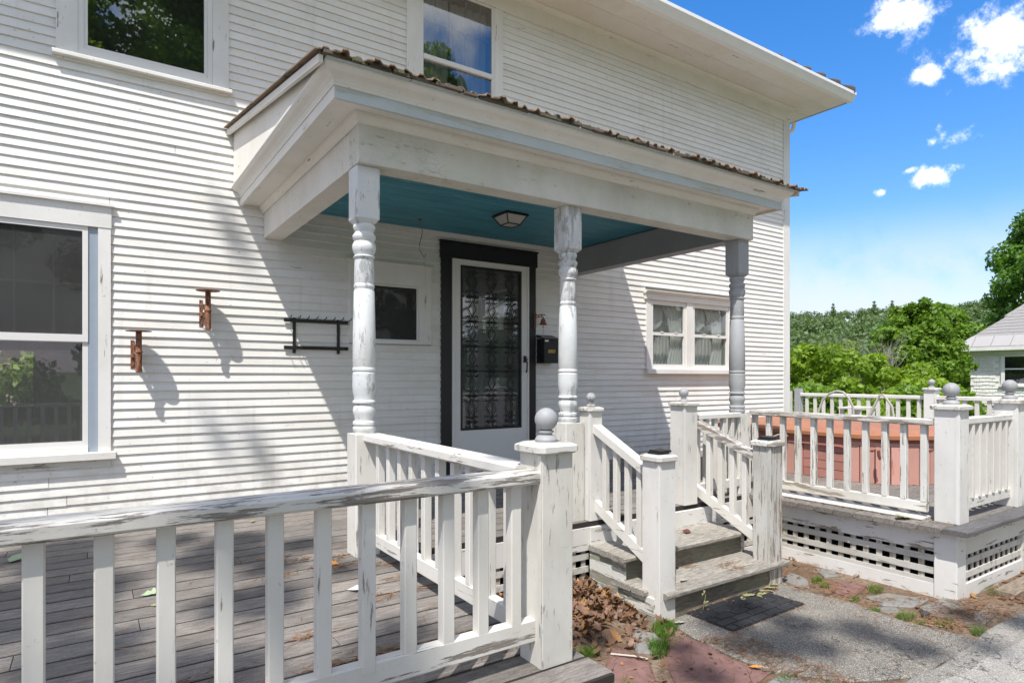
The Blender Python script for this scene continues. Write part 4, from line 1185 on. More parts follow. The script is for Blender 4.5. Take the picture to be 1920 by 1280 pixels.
# ------------------------------------------------------------------ HOT TUB
tub = thing('hot_tub', (6.75, -1.9, DK), 'rounded square hot tub with pink slatted cabinet and sagging orange vinyl cover', 'hot tub')
def rsq(x0, x1, y0, y1, r, z, n=7):
    P = []
    for cx_, cy_, a0 in ((x1 - r, y0 + r, -90), (x1 - r, y1 - r, 0), (x0 + r, y1 - r, 90), (x0 + r, y0 + r, 180)):
        for k in range(n + 1):
            a = R(a0 + 90 * k / n); P.append((cx_ + r * math.cos(a), cy_ + r * math.sin(a), z))
    return P
TX0, TX1, TY0, TY1, TR = 5.83, 7.78, -2.90, -.95, .55
mb = MB(); mb.prism(rsq(TX0 + .03, TX1 - .03, TY0 + .03, TY1 - .03, TR, DK), rsq(TX0 + .03, TX1 - .03, TY0 + .03, TY1 - .03, TR, -.60))
obj('tub_shell', mb, M['tub'], tub)
obj('tub_lip', MB().prism(rsq(TX0 + .0, TX1, TY0, TY1, TR, -.63), rsq(TX0, TX1, TY0, TY1, TR, -.598)), M['tub'], tub)
for k in range(7):       # upright corner staves (front-left corner)
    a0 = 180 + 90 * (k + .04) / 7; a1 = 180 + 90 * (k + .96) / 7
    pts = []
    for rr, aa in ((TR, a0), (TR, a1), (TR - .05, a1), (TR - .05, a0)):
        pts.append((TX0 + TR + rr * math.cos(R(aa)), TY0 + TR + rr * math.sin(R(aa))))
    obj('corner_stave', MB().prism([(x, y, DK + .002) for x, y in pts], [(x, y, -.631) for x, y in pts]), M['tub'], tub)
for k in range(4):       # horizontal slats on the flat sides
    za = DK + .004 + k * .084
    obj('side_slat', B(TX0 + .012, TX0 + .03, TY0 + TR + .004, TY0 + TR + .42, za, za + .078), M['tubx'], tub)
    obj('side_slat', B(TX0 + TR + .004, TX1 - TR - .004, TY0 + .012, TY0 + .03, za, za + .078), M['tubx'], tub)
for k in range(5):
    y0_ = TY0 + TR + .43 + k * .085
    obj('corner_stave', B(TX0 + .0, TX0 + .03, y0_, y0_ + .08, DK + .002, -.631), M['tub'], tub)
# cover: domed top and hanging flap
CX0, CX1, CY0, CY1, CR = 5.785, 7.86, -2.945, -.60, .60
ls_ = [rsq(CX0 + .03, CX1 - .03, CY0 + .03, CY1 - .03, CR, -.575), rsq(CX0, CX1, CY0, CY1, CR, -.562), rsq(CX0, CX1, CY0, CY1, CR, -.530), rsq(CX0 + .04, CX1 - .04, CY0 + .04, CY1 - .04, CR, -.510),
      rsq(CX0 + .3, CX1 - .3, CY0 + .3, CY1 - .3, CR * .8, -.500), rsq(CX0 + .8, CX1 - .8, CY0 + .8, CY1 - .8, CR * .4, -.488)]
vs = [p for l in ls_ for p in l]; n_ = len(ls_[0]); fs = [tuple(reversed(range(n_))), tuple(range((len(ls_) - 1) * n_, len(ls_) * n_))]
for q in range(len(ls_) - 1): fs += [(q * n_ + i, q * n_ + (i + 1) % n_, (q + 1) * n_ + (i + 1) % n_, (q + 1) * n_ + i) for i in range(n_)]
obj('cover', MB().add(vs, fs), M['cover'], tub, smooth=True)
P = rsq(CX0 + .035, CX1 - .035, CY0 + .035, CY1 - .035, CR, 0, 14); vs = []; n_ = len(P)
for q, (off, zz) in enumerate(((0, -.578), (-.012, -.62), (-.004, -.662))):
    for i, p in enumerate(P):
        c = Vector(((CX0 + CX1) / 2, (CY0 + CY1) / 2)); d = (Vector(p[:2]) - c).normalized() * (off + .010 * math.sin(i * 1.7) * q)
        vs.append((p[0] + d.x, p[1] + d.y, zz + (.014 * math.sin(i * .9) + .008 * math.sin(i * 2.3)) * (q == 2)))
fs = []
for q in range(2): fs += [(q * n_ + i, (q + 1) * n_ + i, (q + 1) * n_ + (i + 1) % n_, q * n_ + (i + 1) % n_) for i in range(n_)]
obj('cover_flap', MB().add(vs, fs), M['coverflap'], tub, smooth=True)
st = obj('strap', MB().tube([(5.80, -2.66, -.655), (5.795, -2.665, -.70), (5.80, -2.675, -.735)], .013, 6), M['strap'], tub)
obj('buckle', MB().box(5.775, 5.80, -2.755, -2.715, -.79, -.735).box(5.78, 5.80, -2.75, -2.72, -.815, -.79), M['buckle'], st)
obj('cord', MB().tube([(5.86, -1.75, -.60), (5.72, -1.83, -.585), (5.62, -1.80, -.57), (5.60, -1.74, -.60)], .008, 6), M['hose'], tub)

# bent hoops by the far railing
for lab, pts in (('bent tan hoop standing before the far railing, left one nearest the house corner', [(9.95, .32, -.97), (9.97, .30, -.58), (10, .24, -.38), (10, .12, -.27), (10.0, 0, -.233), (10.0, -.10, -.25), (10, -.18, -.33), (10.02, -.235, -.46), (10.05, -.26, -.97)]),
                 ('bent tan hoop standing before the far railing, right one nearer the ball-topped post', [(9.95, -.42, -.97), (9.96, -.52, -.60), (10, -.60, -.40), (10, -.65, -.285), (10.02, -.70, -.275), (10.02, -.75, -.34), (10.03, -.82, -.45), (10.05, -.88, -.97)])):
    o = obj('metal_hoop', MB().tube(pts, .018, 8), M['hose'], smooth=True); tag(o, lab, 'hoop', 'tan hoops by the far railing')
bt = thing('wooden_bench', (11.2, .6, DK), 'small pale wooden bench behind the tan hoops at the far railing', 'bench')
for k in range(3): obj('seat_board', B(10.9, 11.5, .1 + .13 * k, .22 + .13 * k, -.56, -.53), M['bal'], bt)
for xa in (10.95, 11.4):
    for ya in (.12, .42): obj('leg', B(xa, xa + .05, ya, ya + .05, DK, -.5605), M['bal'], bt)

# ------------------------------------------------------------------ THINGS ON THE WALL
def bracket(x, zt, lab):
    t = thing('candle_bracket', (x, 0, zt - .32), lab, 'bracket', 'rusty wall brackets')
    yc = -.135
    obj('disc', MB().lathe(x + .02, yc, [(.084, zt - .001), (.086, zt + .001), (.086, zt + .003), (.01, zt + .0035)], 24), M['rust'], t, smooth=True)
    obj('candle_tube', MB().lathe(x + .02, yc, [(.016, zt - .30), (.021, zt - .295), (.021, zt - .16), (.026, zt - .155), (.026, zt - .148), (.020, zt - .14), (.020, zt - .001)], 14), M['rust'], t, smooth=True)
    obj('back_plate', MB().box(x - .026, x - .014 + .012, -.018, -.0125, zt - .27, zt - .06).box(x - .02, x + .004, -.135, -.0185, zt - .19, zt - .165), M['rust'], t)
    obj('brace', MB().tube([(x - .008, -.018, zt - .07), (x + .01, -.118, zt - .20)], .004, 5).tube([(x - .008, -.018, zt - .26), (x + .01, -.118, zt - .17)], .004, 5), M['rust'], t)
bracket(.262, .332, 'rusty candle bracket nearest the lower left window')
bracket(.722, .662, 'rusty candle bracket higher up, between the window and the rack')
rk = thing('coat_rack', (1.6, 0, .2), 'black metal rack with two rows of pegs on the wall left of the porch post', 'rack')
for za in (.462, .232):
    obj('rail_bar', B(1.335, 1.885, -.036, -.026, za, za + .030), M['iron'], rk)
    for k in range(8):
        xx = 1.36 + k * .073
        if za > .4: obj('peg', MB().tube([(xx, -.03, za + .015), (xx + .002, -.16, za + .035), (xx + .002, -.165, za + .048)], .004, 5), M['iron'], rk)
        else: obj('peg', MB().tube([(xx, -.03, za + .012), (xx, -.07, za + .008), (xx, -.075, za + .025)], .0035, 5), M['iron'], rk)
for xx in (1.41, 1.79):
    obj('upright_bar', B(xx, xx + .024, -.0255, -.0125, .20, .50), M['iron'], rk)
mbx = thing('mailbox', (4.1, 0, .13), 'black wall mailbox with gold name plate right of the door', 'mailbox')
x0, x1 = 3.972, 4.172
obj('box_body', B(x0, x1, -.155, -.013, .145, .405), M['mailbox'], mbx)
mb = MB(); pts = [(-.165, .398), (-.165, .404), (-.013, .452), (-.013, .432)]
mb.prism([(x0 - .006, a, b) for a, b in pts], [(x1 + .006, a, b) for a, b in pts]); obj('lid', mb, M['mailbox'], mbx)
obj('back_plate', B(x0 + .0, x1 - .02, -.0125, -.006, .43, .462), M['mailbox'], mbx)
obj('notch', MB().prism([(x0 + .075, -.157, .397), (x0 + .145, -.157, .397), (x0 + .11, -.157, .35)], [(x0 + .075, -.1552, .397), (x0 + .145, -.1552, .397), (x0 + .11, -.1552, .35)]), M['roomd'], mbx)
obj('sticker', B(x0 + .006, x0 + .055, -.157, -.1555, .372, .390), M['label_w'], mbx)
def textobj(name, body, size, loc, m, parent, depth=.0005, rot=(R(90), 0, 0), italic=0):
    cu = bpy.data.curves.new(name, 'FONT'); cu.body = body; cu.size = size; cu.extrude = depth; cu.align_x = 'CENTER'; cu.align_y = 'CENTER'; cu.shear = italic
    t = bpy.data.objects.new(name, cu); C.objects.link(t)
    dg = bpy.context.evaluated_depsgraph_get(); me = bpy.data.meshes.new_from_object(t.evaluated_get(dg))
    bpy.data.objects.remove(t)
    o = bpy.data.objects.new(name, me); C.objects.link(o); me.materials.clear(); me.materials.append(m)
    b = WORLD[parent.name]; o.parent = parent; o.location = (loc[0] - b[0], loc[1] - b[1], loc[2] - b[2]); o.rotation_euler = rot
    WORLD[o.name] = loc
    return o
obj('name_plate', MB().prism([(x0 + .048, -.158, .254), (x0 + .140, -.158, .254), (x0 + .148, -.158, .288), (x0 + .056, -.158, .288)], [(x0 + .048, -.1553, .254), (x0 + .140, -.1553, .254), (x0 + .148, -.1553, .288), (x0 + .056, -.1553, .288)]), M['gold'], mbx)
textobj('lettering', 'GOSS', .034, (x0 + .098, -.1586, .271), M['letter'], mbx, italic=.2)
bl = thing('wall_bell', (3.97, -.05, .45), 'small rusty hanging bell on a scrolled arm above the mailbox', 'bell')
bx_, by_ = 3.985, -.115
obj('back_plate', B(3.925, 3.950, -.036, -.0305, .53, .70), M['rust'], bl)
obj('arm', MB().tube([(3.94, -.036, .665), (3.955, -.07, .655), (3.972, -.10, .662), (3.995, -.14, .655)], .006, 6).tube([(3.94, -.036, .635), (3.965, -.08, .640), (3.985, -.12, .635)], .005, 6).tube([(3.958, -.07, .655), (3.96, -.072, .638)], .005, 5).tube([(3.975, -.10, .66), (3.976, -.101, .637)], .005, 5), M['rust'], bl)
obj('bell', MB().lathe(bx_, by_, [(.046, .552), (.044, .556), (.034, .566), (.026, .59), (.021, .61), (.010, .622), (.004, .632)], 20), M['rust'], bl, smooth=True)
obj('clapper', MB().tube([(bx_, by_, .56), (bx_, by_, .44)], .0022, 5).lathe(bx_, by_, [(.004, .54), (.009, .535), (.009, .527), (.003, .522)], 8).lathe(bx_, by_, [(.003, .445), (.007, .435), (.007, .425), (.001, .418)], 8), M['hose'], bl)
cl_ = thing('ceiling_light', (3.02, -.93, 1.31), 'black framed frosted glass lantern fixed to the teal porch ceiling', 'light')
def sqr(c, h, z): return [(c[0] - h, c[1] - h, z), (c[0] + h, c[1] - h, z), (c[0] + h, c[1] + h, z), (c[0] - h, c[1] + h, z)]
cc = (3.02, -.93)
obj('base_plate', MB().prism(sqr(cc, .118, 1.388), sqr(cc, .112, 1.4075)), M['iron'], cl_)
obj('lamp_glass', MB().prism(sqr(cc, .060, 1.318), sqr(cc, .102, 1.3875)), M['frost'], cl_)
mb = MB()
a_, b_ = sqr(cc, .062, 1.317), sqr(cc, .105, 1.388)
for i in range(4):
    mb.tube([a_[i], b_[i]], .0055, 5); mb.tube([a_[i], a_[(i + 1) % 4]], .0055, 5)
obj('lamp_frame', mb, M['iron'], cl_)
hk = thing('plant_hook', (2.43, -.36, 1.0), 'thin curled wire hook hanging from the teal porch ceiling', 'hook')
obj('screw_plate', MB().lathe(2.43, -.36, [(.014, 1.395), (.014, 1.4075)], 10), M['rust'], hk)
obj('hook_wire', MB().tube([(2.43, -.36, 1.40), (2.432, -.36, 1.36), (2.45, -.37, 1.30), (2.425, -.40, 1.24), (2.395, -.42, 1.17), (2.40, -.42, 1.11), (2.45, -.40, 1.065), (2.465, -.40, 1.075), (2.46, -.40, 1.095)], .0035, 5), M['rust'], hk)
obj('string', MB().tube([(2.46, -.40, 1.07), (2.462, -.40, .86), (2.46, -.40, .80)], .0018, 4), M['hose'], hk)

# ------------------------------------------------------------------ DOORMAT, ROCK, TIMBER, STICK
dm = thing('doormat', (3.35, -3.05, G), 'black rubber brick-pattern mat on the ground before the steps', 'mat')
o_ = Vector((2.985, -2.90)); ux = Vector((3.715, -2.885)) - o_; uy = Vector((2.99, -3.23)) - o_
def mp(u, v): p = o_ + ux * u + uy * v; return (p.x, p.y)
obj('mat_base', MB().prism([(*mp(u, v), G + .0165) for u, v in ((0, 0), (1, 0), (1, 1), (0, 1))], [(*mp(u, v), G + .021) for u, v in ((0, 0), (1, 0), (1, 1), (0, 1))]), M['mat'], dm)
for r_ in range(5):
    for c_ in range(5):
        off = .0 if r_ % 2 else .1
        u0 = c_ * .2 + off; u1 = min(1, u0 + .192)
        if u0 > .97: continue
        if c_ == 0 and off: 
            obj('mat_brick', MB().prism([(*mp(u, v), G + .0212) for u, v in ((.006, r_ * .2 + .01), (.092, r_ * .2 + .01), (.092, r_ * .2 + .19), (.006, r_ * .2 + .19))], [(*mp(u, v), G + .027) for u, v in ((.009, r_ * .2 + .016), (.089, r_ * .2 + .016), (.089, r_ * .2 + .184), (.009, r_ * .2 + .184))]), M['mat'], dm)
        obj('mat_brick', MB().prism([(*mp(u, v), G + .0212) for u, v in ((u0 + .006, r_ * .2 + .01), (u1, r_ * .2 + .01), (u1, r_ * .2 + .19), (u0 + .006, r_ * .2 + .19))], [(*mp(u, v), G + .027) for u, v in ((u0 + .009, r_ * .2 + .016), (u1 - .003, r_ * .2 + .016), (u1 - .003, r_ * .2 + .184), (u0 + .009, r_ * .2 + .184))]), M['mat'], dm)
o = obj('rock', MB().lathe(4.18, -3.71, [(.02, G), (.035, G + .012), (.030, G + .026), (.012, G + .034)], 7), M['rock']); o.scale = (1.2, .7, 1); tag(o, 'small dark stone lying on the large grey flagstone', 'rock')
ti = obj('edging_timber', MB().cbox(4.98, 9.0, -3.90, -3.78, G - .02, G + .035, 'x', .008), M['timber']); tag(ti, 'low weathered edging timber beyond the lattice corner', 'timber')
sk = obj('stick', MB().tube([(2.22, -3.06, G + .022), (2.30, -3.15, G + .024), (2.335, -3.21, G + .022)], .006, 5), M['hose']); tag(sk, 'pale short stick on the red flagstone near the deck corner', 'stick')

# ------------------------------------------------------------------ LEAVES AND GRASS
LOBE = [(0, -.6), (.10, -.40), (.26, -.36), (.17, -.20), (.34, -.10), (.24, .04), (.33, .18), (.20, .30), (.13, .44), (0, .58), (-.14, .42), (-.27, .26), (-.20, .12), (-.36, .0), (-.20, -.14), (-.27, -.32), (-.10, -.38)]
def leaf_arrays(P, S, tilt=.5, curl=.35, simple=False):
    """real lobed leaves: returns V and face lists (fan of quads over the midrib)"""
    outl = LOBE if not simple else [(0, -.5), (.3, -.2), (.25, .2), (0, .5), (-.25, .2), (-.3, -.2)]
    n = len(outl); V = []; F = []
    for p, s in zip(P, S):
        a = random.uniform(0, 6.283); t = random.uniform(-tilt, tilt); t2 = random.uniform(-tilt, tilt); cu = random.uniform(.2, 1) * curl
        ca, sa = math.cos(a), math.sin(a)
        base = len(V)
        for (u, v) in [(0, 0)] + outl:
            z = cu * (u * u * 1.4 + v * v * .5) + t * u + t2 * v + random.uniform(-.03, .03)
            V.append((p[0] + s * (u * ca - v * sa), p[1] + s * (u * sa + v * ca), p[2] + s * z))
        for i in range(n): F.append((base, base + 1 + i, base + 1 + (i + 1) % n))
    return np.array(V), np.array(F)
def inpile(n):
    P = []; S = []
    while len(P) < n:
        x = random.uniform(1.45, 2.80); y = -2.28 - abs(random.gauss(0, .31))
        if y < -3.35 or (y < -3.05 and random.random() < .6): continue
        h = .12 * max(0, 1 - (-2.28 - y) / .75) ** 1.2 * (1 - .25 * abs(x - 2.1))
        if x > 2.74 and y > -2.86: continue
        P.append((x, y, G + .008 + h * random.random() ** .25 + random.uniform(0, .02))); S.append(random.uniform(.025, .065))
    return P, S
P, S = inpile(2100)
V, F = leaf_arrays(P, S, 1.0, 1.3)
o = rawobj('leaf_pile', V, F, M['litter'], kind='stuff', nside=3); tag(o, 'drift of brown dead leaves between the deck and the steps', 'leaves')
mb = MB()
# earth heap under the leaves
vs = []; fs = []
nxp, nyp = 14, 10
for j in range(nyp + 1):
    for i in range(nxp + 1):
        x = 1.43 + 1.32 * i / nxp; y = -2.28 - .95 * j / nyp
        vs.append((x, y, G - .01 + .10 * max(0, 1 - (-2.28 - y) / .80) ** 1.3 * (1 - .25 * abs(x - 2.1)) + random.uniform(-.008, .008)))
for j in range(nyp):
    for i in range(nxp):
        a = j * (nxp + 1) + i; fs.append((a, a + 1, a + nxp + 2, a + nxp + 1))
o = obj('leaf_mould', MB().add(vs, fs), M['ground'], kind='stuff'); o['label'] = 'dark leaf mould heaped under the drift of dead leaves'; o['category'] = 'soil'
# scattered litter on ground
P = []; S = []
for k in range(330):
    reg = random.choice([(2.0, 2.8, -3.9, -2.9), (3.9, 4.6, -3.9, -2.3), (3.0, 4.0, -2.98, -2.88), (4.7, 9, -4.0, -3.74), (3.95, 4.6, -2.7, -2.28)])
    P.append((random.uniform(*reg[:2]), random.uniform(*reg[2:]), G + .02)); S.append(random.uniform(.012, .04))
for k in range(120): P.append((random.uniform(4.75, 7), random.uniform(-4.0, -3.73), G + .015)); S.append(random.uniform(.04, .08))
V, F = leaf_arrays(P, S, .5, .5)
o = rawobj('fallen_leaves', V, F, M['litter'], kind='stuff', nside=3); tag(o, 'scattered dead leaves and bits on the ground around the flagstones', 'leaves')
def needles(regs, zf, name, lab, L_=(.03, .09), w=.0011, mt='needle'):
    V = []; F = []
    for (n, x0, x1, y0, y1, cl) in regs:
        for k in range(n):
            if cl:
                if k % 26 == 0: cx_, cy_, ca_ = random.uniform(x0, x1), random.uniform(y0, y1), random.uniform(0, 3.14)
                x, y = cx_ + random.gauss(0, .055), cy_ + random.gauss(0, .022)
            else: x, y = random.uniform(x0, x1), random.uniform(y0, y1)
            a = random.uniform(0, 6.283) if random.random() < .5 else random.gauss(.3, .5); l = random.uniform(*L_); dx, dy = math.cos(a) * l / 2, math.sin(a) * l / 2
            z = zf(x, y) + random.uniform(.002, .008); px, py = -math.sin(a) * w, math.cos(a) * w; b = len(V)
            V += [(x - dx - px, y - dy - py, z), (x + dx - px, y + dy - py, z + random.uniform(-.002, .006)), (x + dx + px, y + dy + py, z + .002), (x - dx + px, y - dy + py, z + .001)]
            F.append((b, b + 1, b + 2, b + 3))
    o = rawobj(name, np.array(V), np.array(F), M[mt], kind='stuff'); tag(o, lab, 'pine needles')
needles([(450, .6, 1.40, -3.85, -1.9, True), (160, -.6, 1.2, -3.8, -1.1, False), (120, -.5, 1.1, -3.7, -2.6, True), (60, 4.55, 4.68, -3.7, -2.4, False)], lambda x, y: DK, 'pine_needles', 'orange pine needles gathered in little drifts on the left deck')
needles([(420, 4.0, 4.6, -4.0, -2.3, False), (600, 4.0, 4.6, -4.0, -2.3, True), (450, 4.4, 5.4, -4.05, -3.75, False), (500, 1.6, 2.8, -4.0, -2.9, False), (160, 2.8, 4.0, -3.95, -2.9, False), (900, 4.0, 4.75, -3.95, -3.72, True), (250, 2.98, 3.72, -3.25, -2.88, False), (500, 2.75, 3.0, -4.0, -3.2, False)], lambda x, y: G + .016, 'pine_needles', 'orange pine needles strewn over the flagstones and ground', (.03, .08), .001)
needles([(90, 3.2, 3.98, -2.9, -2.6, True)], lambda x, y: -1.28, 'pine_needles', 'few pine needles on the lower wooden step', (.03, .08))
# grass tufts
def grass(name, spots, lab):
    V = []; F = []
    for (x, y, r, n, h) in spots:
        for k in range(n):
            a = random.uniform(0, 6.283); rr = r * math.sqrt(random.random()); bx2, by2 = x + rr * math.cos(a), y + rr * math.sin(a) * .6
            hh = h * random.uniform(.4, 1); le = random.uniform(0, 6.283); lx, ly = math.cos(le) * hh * .6, math.sin(le) * hh * .6; w = .0022
            b = len(V); z = G + .004
            V += [(bx2 - w, by2, z), (bx2 + w, by2, z), (bx2 + w * .7 + lx * .35, by2 + ly * .35, z + hh * .65), (bx2 - w * .7 + lx * .35, by2 + ly * .35, z + hh * .65),
                  (bx2 + lx, by2 + ly, z + hh), (bx2 + lx + .0006, by2 + ly, z + hh)]
            F += [(b, b + 1, b + 2, b + 3), (b + 3, b + 2, b + 5, b + 4)]
    o = rawobj(name, np.array(V), np.array(F), M['grass'], kind='stuff'); tag(o, lab, 'grass')
grass('grass_tuft', [(2.72, -2.965, .10, 420, .045), (2.66, -3.03, .06, 200, .04)], 'mossy green clump at the foot of the left stair post')
grass('grass_tuft', [(2.50, -3.13, .07, 150, .07), (2.44, -3.19, .05, 80, .06)], 'bright grass tuft between the two red flagstones')
grass('grass_tuft', [(2.14, -2.98, .07, 160, .05), (2.0, -3.38, .10, 220, .06), (1.9, -3.5, .1, 200, .06)], 'grass growing beside the deck corner in the foreground')
grass('grass_tuft', [(4.24, -3.0, .05, 130, .045), (4.20, -3.08, .05, 90, .04)], 'yellowish grass beside the small red flagstone')
grass('grass_tuft', [(4.43, -3.30, .07, 140, .035), (4.36, -3.33, .06, 100, .035), (4.10, -3.33, .05, 90, .03)], 'low green weeds right of the small red flagstone')
grass('grass_tuft', [(4.06, -3.66, .08, 200, .035), (4.12, -3.84, .07, 150, .035), (4.0, -3.5, .05, 100, .03), (4.03, -3.75, .06, 100, .03)], 'weeds in the joint along the concrete pad')
grass('grass_tuft', [(4.15, -4.0, .06, 110, .055)], 'grass tuft at the driveway edge near the pad corner')
grass('grass_tuft', [(2.72, -3.72, .05, 90, .04), (2.80, -3.88, .06, 120, .045)], 'grass strip along the lower edge of the concrete pad')
grass('grass_tuft', [(5.0, -3.80, .07, 60, .06), (5.6, -3.95, .08, 60, .06)], 'weeds around the edging timber')
def oneleaf(name, x, y, z, s, m, lab, simple=False, cat='leaf'):
    V, F = leaf_arrays([(x, y, z + s * .1)], [s], .15, .4, simple)
    o = rawobj(name, V, F, M[m], nside=3); tag(o, lab, cat); return o
oneleaf('fallen_leaf', .225, -2.24, DK, .085, 'leafg', 'pale green lobed leaf lying on the deck')
oneleaf('fallen_leaf', .225, -2.41, DK, .045, 'leafy', 'small yellow leaf just below the pale green one on the deck')
oneleaf('fallen_leaf', 1.02, -2.25, DK, .085, 'leafo', 'orange crumpled leaf on the deck behind the front balusters')
oneleaf('fallen_leaf', .89, -1.02, DK, .05, 'leafy', 'bright yellow leaf on the deck near the wall')
oneleaf('fallen_leaf', -.33, -1.25, DK, .13, 'leafg', 'large curled tan leaf on the deck at the far left', True)
oneleaf('fallen_leaf', 4.60, -3.40, DK, .14, 'leafy', 'yellow green leaf on the grey deck edge below the tub railing')
oneleaf('fallen_leaf', 3.55, -2.42, -1.12, .10, 'strap', 'brown lobed leaf on the upper wooden step')
oneleaf('fallen_leaf', 3.08, -2.80, -1.28, .06, 'hose', 'pale dry leaf on the lower wooden step')
oneleaf('fallen_leaf', 2.71, -3.57, G + .02, .06, 'leafo', 'curled ochre leaf on the red flagstone by the pad')
oneleaf('fallen_leaf', 2.83, -2.98, G + .02, .07, 'hose', 'tan leaf beside the mossy clump at the stair post')
for i, (x, y, s) in enumerate([(3.55, -2.93, .08), (3.64, -2.965, .075), (3.70, -2.92, .07), (3.80, -2.92, .08), (3.60, -2.99, .06), (3.88, -2.90, .06), (3.47, -2.95, .06), (3.75, -2.95, .05)]):
    o = oneleaf('fallen_leaf', x, y, G + .02, s, 'leafy', 'wilted yellow green leaf in the cluster below the lower step'); o['group'] = 'wilted leaves below the step'; o['label'] = ['leftmost but one wilted leaf below the lower step', 'wilted leaf near the middle of the cluster below the step', 'wilted leaf just right of the cluster middle below the step', 'larger wilted leaf toward the right post below the step', 'wilted leaf nearest the mat below the lower step', 'rightmost wilted leaf at the foot of the right stair post', 'leftmost wilted yellow green leaf below the lower step', 'small wilted leaf between mat corner and right stair post'][i]
# litter scrap on the deck
sc = obj('paper_scrap', MB().add([(.96, -2.68, DK + .004), (1.02, -2.66, DK + .012), (1.03, -2.72, DK + .006), (.98, -2.73, DK + .014), (1.0, -2.69, DK + .02)], [(0, 1, 4), (1, 2, 4), (2, 3, 4), (3, 0, 4)]), M['label_w']); tag(sc, 'crumpled white scrap on the deck among pine needles', 'scrap')
# sprouting weed by the lower step
wd = thing('weed', (3.1, -2.93, G), 'small bright green seedling at the foot of the lower step', 'weed')
obj('stem', MB().tube([(3.10, -2.93, G), (3.105, -2.935, G + .06), (3.115, -2.94, G + .12)], .002, 4), M['leafy'], wd)
for dx, dy, zz in ((.05, -.01, .06), (-.03, -.02, .07), (.03, .01, .12), (-.02, .0, .11)):
    obj('leaf', MB().add([(3.105, -2.935, G + zz), (3.105 + dx * .5, -2.935 + dy - .008, G + zz + .02), (3.105 + dx, -2.935 + dy, G + zz + .005), (3.105 + dx * .5, -2.935 + dy + .008, G + zz + .018)], [(0, 1, 2, 3)]), M['leafy'], wd)

# ------------------------------------------------------------------ TREES
def leafcloud(clumps, n, size, flat=.35, up=.35, shell=.45):
    """clumps: array (k,4or6) x y z r [sx sz]; returns rhombic leaves facing mostly outwards/up"""
    cl2 = np.array([c[:4] for c in clumps], float)
    wt_ = cl2[:, 3] ** 2; wt_ = wt_ / wt_.sum()
    idx = rng.choice(len(cl2), n, p=wt_)
    d = rng.normal(size=(n, 3)); d /= np.linalg.norm(d, axis=1)[:, None]
    rad = rng.random(n) ** shell
    sq = np.array([1, 1, .8])
    pos = cl2[idx, :3] + d * sq * (rad * cl2[idx, 3])[:, None]
    nrm = d * .6 + rng.normal(size=(n, 3)) * .7 + np.array([0, 0, up]); nrm /= np.linalg.norm(nrm, axis=1)[:, None]
    t = np.cross(nrm, rng.normal(size=(n, 3))); t /= np.linalg.norm(t, axis=1)[:, None]
    b = np.cross(nrm, t)
    s = size * (.6 + .8 * rng.random(n))[:, None]
    V = np.stack([pos - t * s * .55, pos + b * s * .34, pos + t * s * .55 + nrm * s * .1, pos - b * s * .34], 1).reshape(-1, 3)
    F = np.arange(4 * n).reshape(n, 4)
    return V, F
def tree(name, base, clumps, n, size, lm, lab, cat='tree', group=None, trunk_r=.15, limbs=9, fork=.45, limb_r=.34):
    t = thing(name, base, lab, cat, group)
    V, F = leafcloud(clumps, n, size)
    rawobj('crown', V, F, M[lm], t)
    cl2 = sorted(clumps, key=lambda c: -c[3])
    cz = np.mean([c[2] for c in clumps]); cx_ = np.mean([c[0] for c in clumps]); cy_ = np.mean([c[1] for c in clumps])
    zf = base[2] + (cz - base[2]) * fork
    mid = (base[0] + (cx_ - base[0]) * .3, base[1] + (cy_ - base[1]) * .3, zf)
    mb = MB().tube([base, ((base[0] * 2 + mid[0]) / 3 + .05 * trunk_r, (base[1] * 2 + mid[1]) / 3, (base[2] * 2 + mid[2]) / 3), mid, ((mid[0] + cx_) / 2, (mid[1] + cy_) / 2, (zf + cz) / 2), (cx_, cy_, cz)], trunk_r, 9, trunk_r * .3)
    obj('trunk', mb, M['bark'], t, smooth=True)
    sel = random.sample(clumps, min(limbs, len(clumps)))
    for c in sel:
        k = random.uniform(.0, .9); st_ = (mid[0] + (cx_ - mid[0]) * k, mid[1] + (cy_ - mid[1]) * k, zf + (cz - zf) * k)
        m_ = ((st_[0] * .5 + c[0] * .5) + random.uniform(-.1, .1), st_[1] * .5 + c[1] * .5, st_[2] * .55 + c[2] * .45)
        obj('limb', MB().tube([st_, m_, c[:3]], trunk_r * limb_r, 6, trunk_r * limb_r * .2), M['bark'], t, smooth=True)
    return t
def blob(cx_, cy_, cz, rx, ry, rz, k, r0, r1, seed=None, top=0):
    out = []
    for i in range(k):
        while True:
            d = np.array([random.uniform(-1, 1) for _ in range(3)])
            q = np.linalg.norm(d)
            if .35 < q < 1: break
        d = d / q * (q ** .5)
        sh = 1 - .35 * max(0, d[2]) if top else 1
        out.append((cx_ + d[0] * rx * sh, cy_ + d[1] * ry * sh, cz + d[2] * rz, random.uniform(r0, r1)))
    return out
def vpt(px, py, t):      # a point t metres in front of the lens on the bearing of the photograph's pixel; used once to set places
    u = (px - 960) / 1171; v = (706 - py) / 1171; s_, c_ = math.sin(R(33.9)), math.cos(R(33.9))
    return ((s_ + c_ * u) * t, -5.45 + (c_ - s_ * u) * t, v * t)
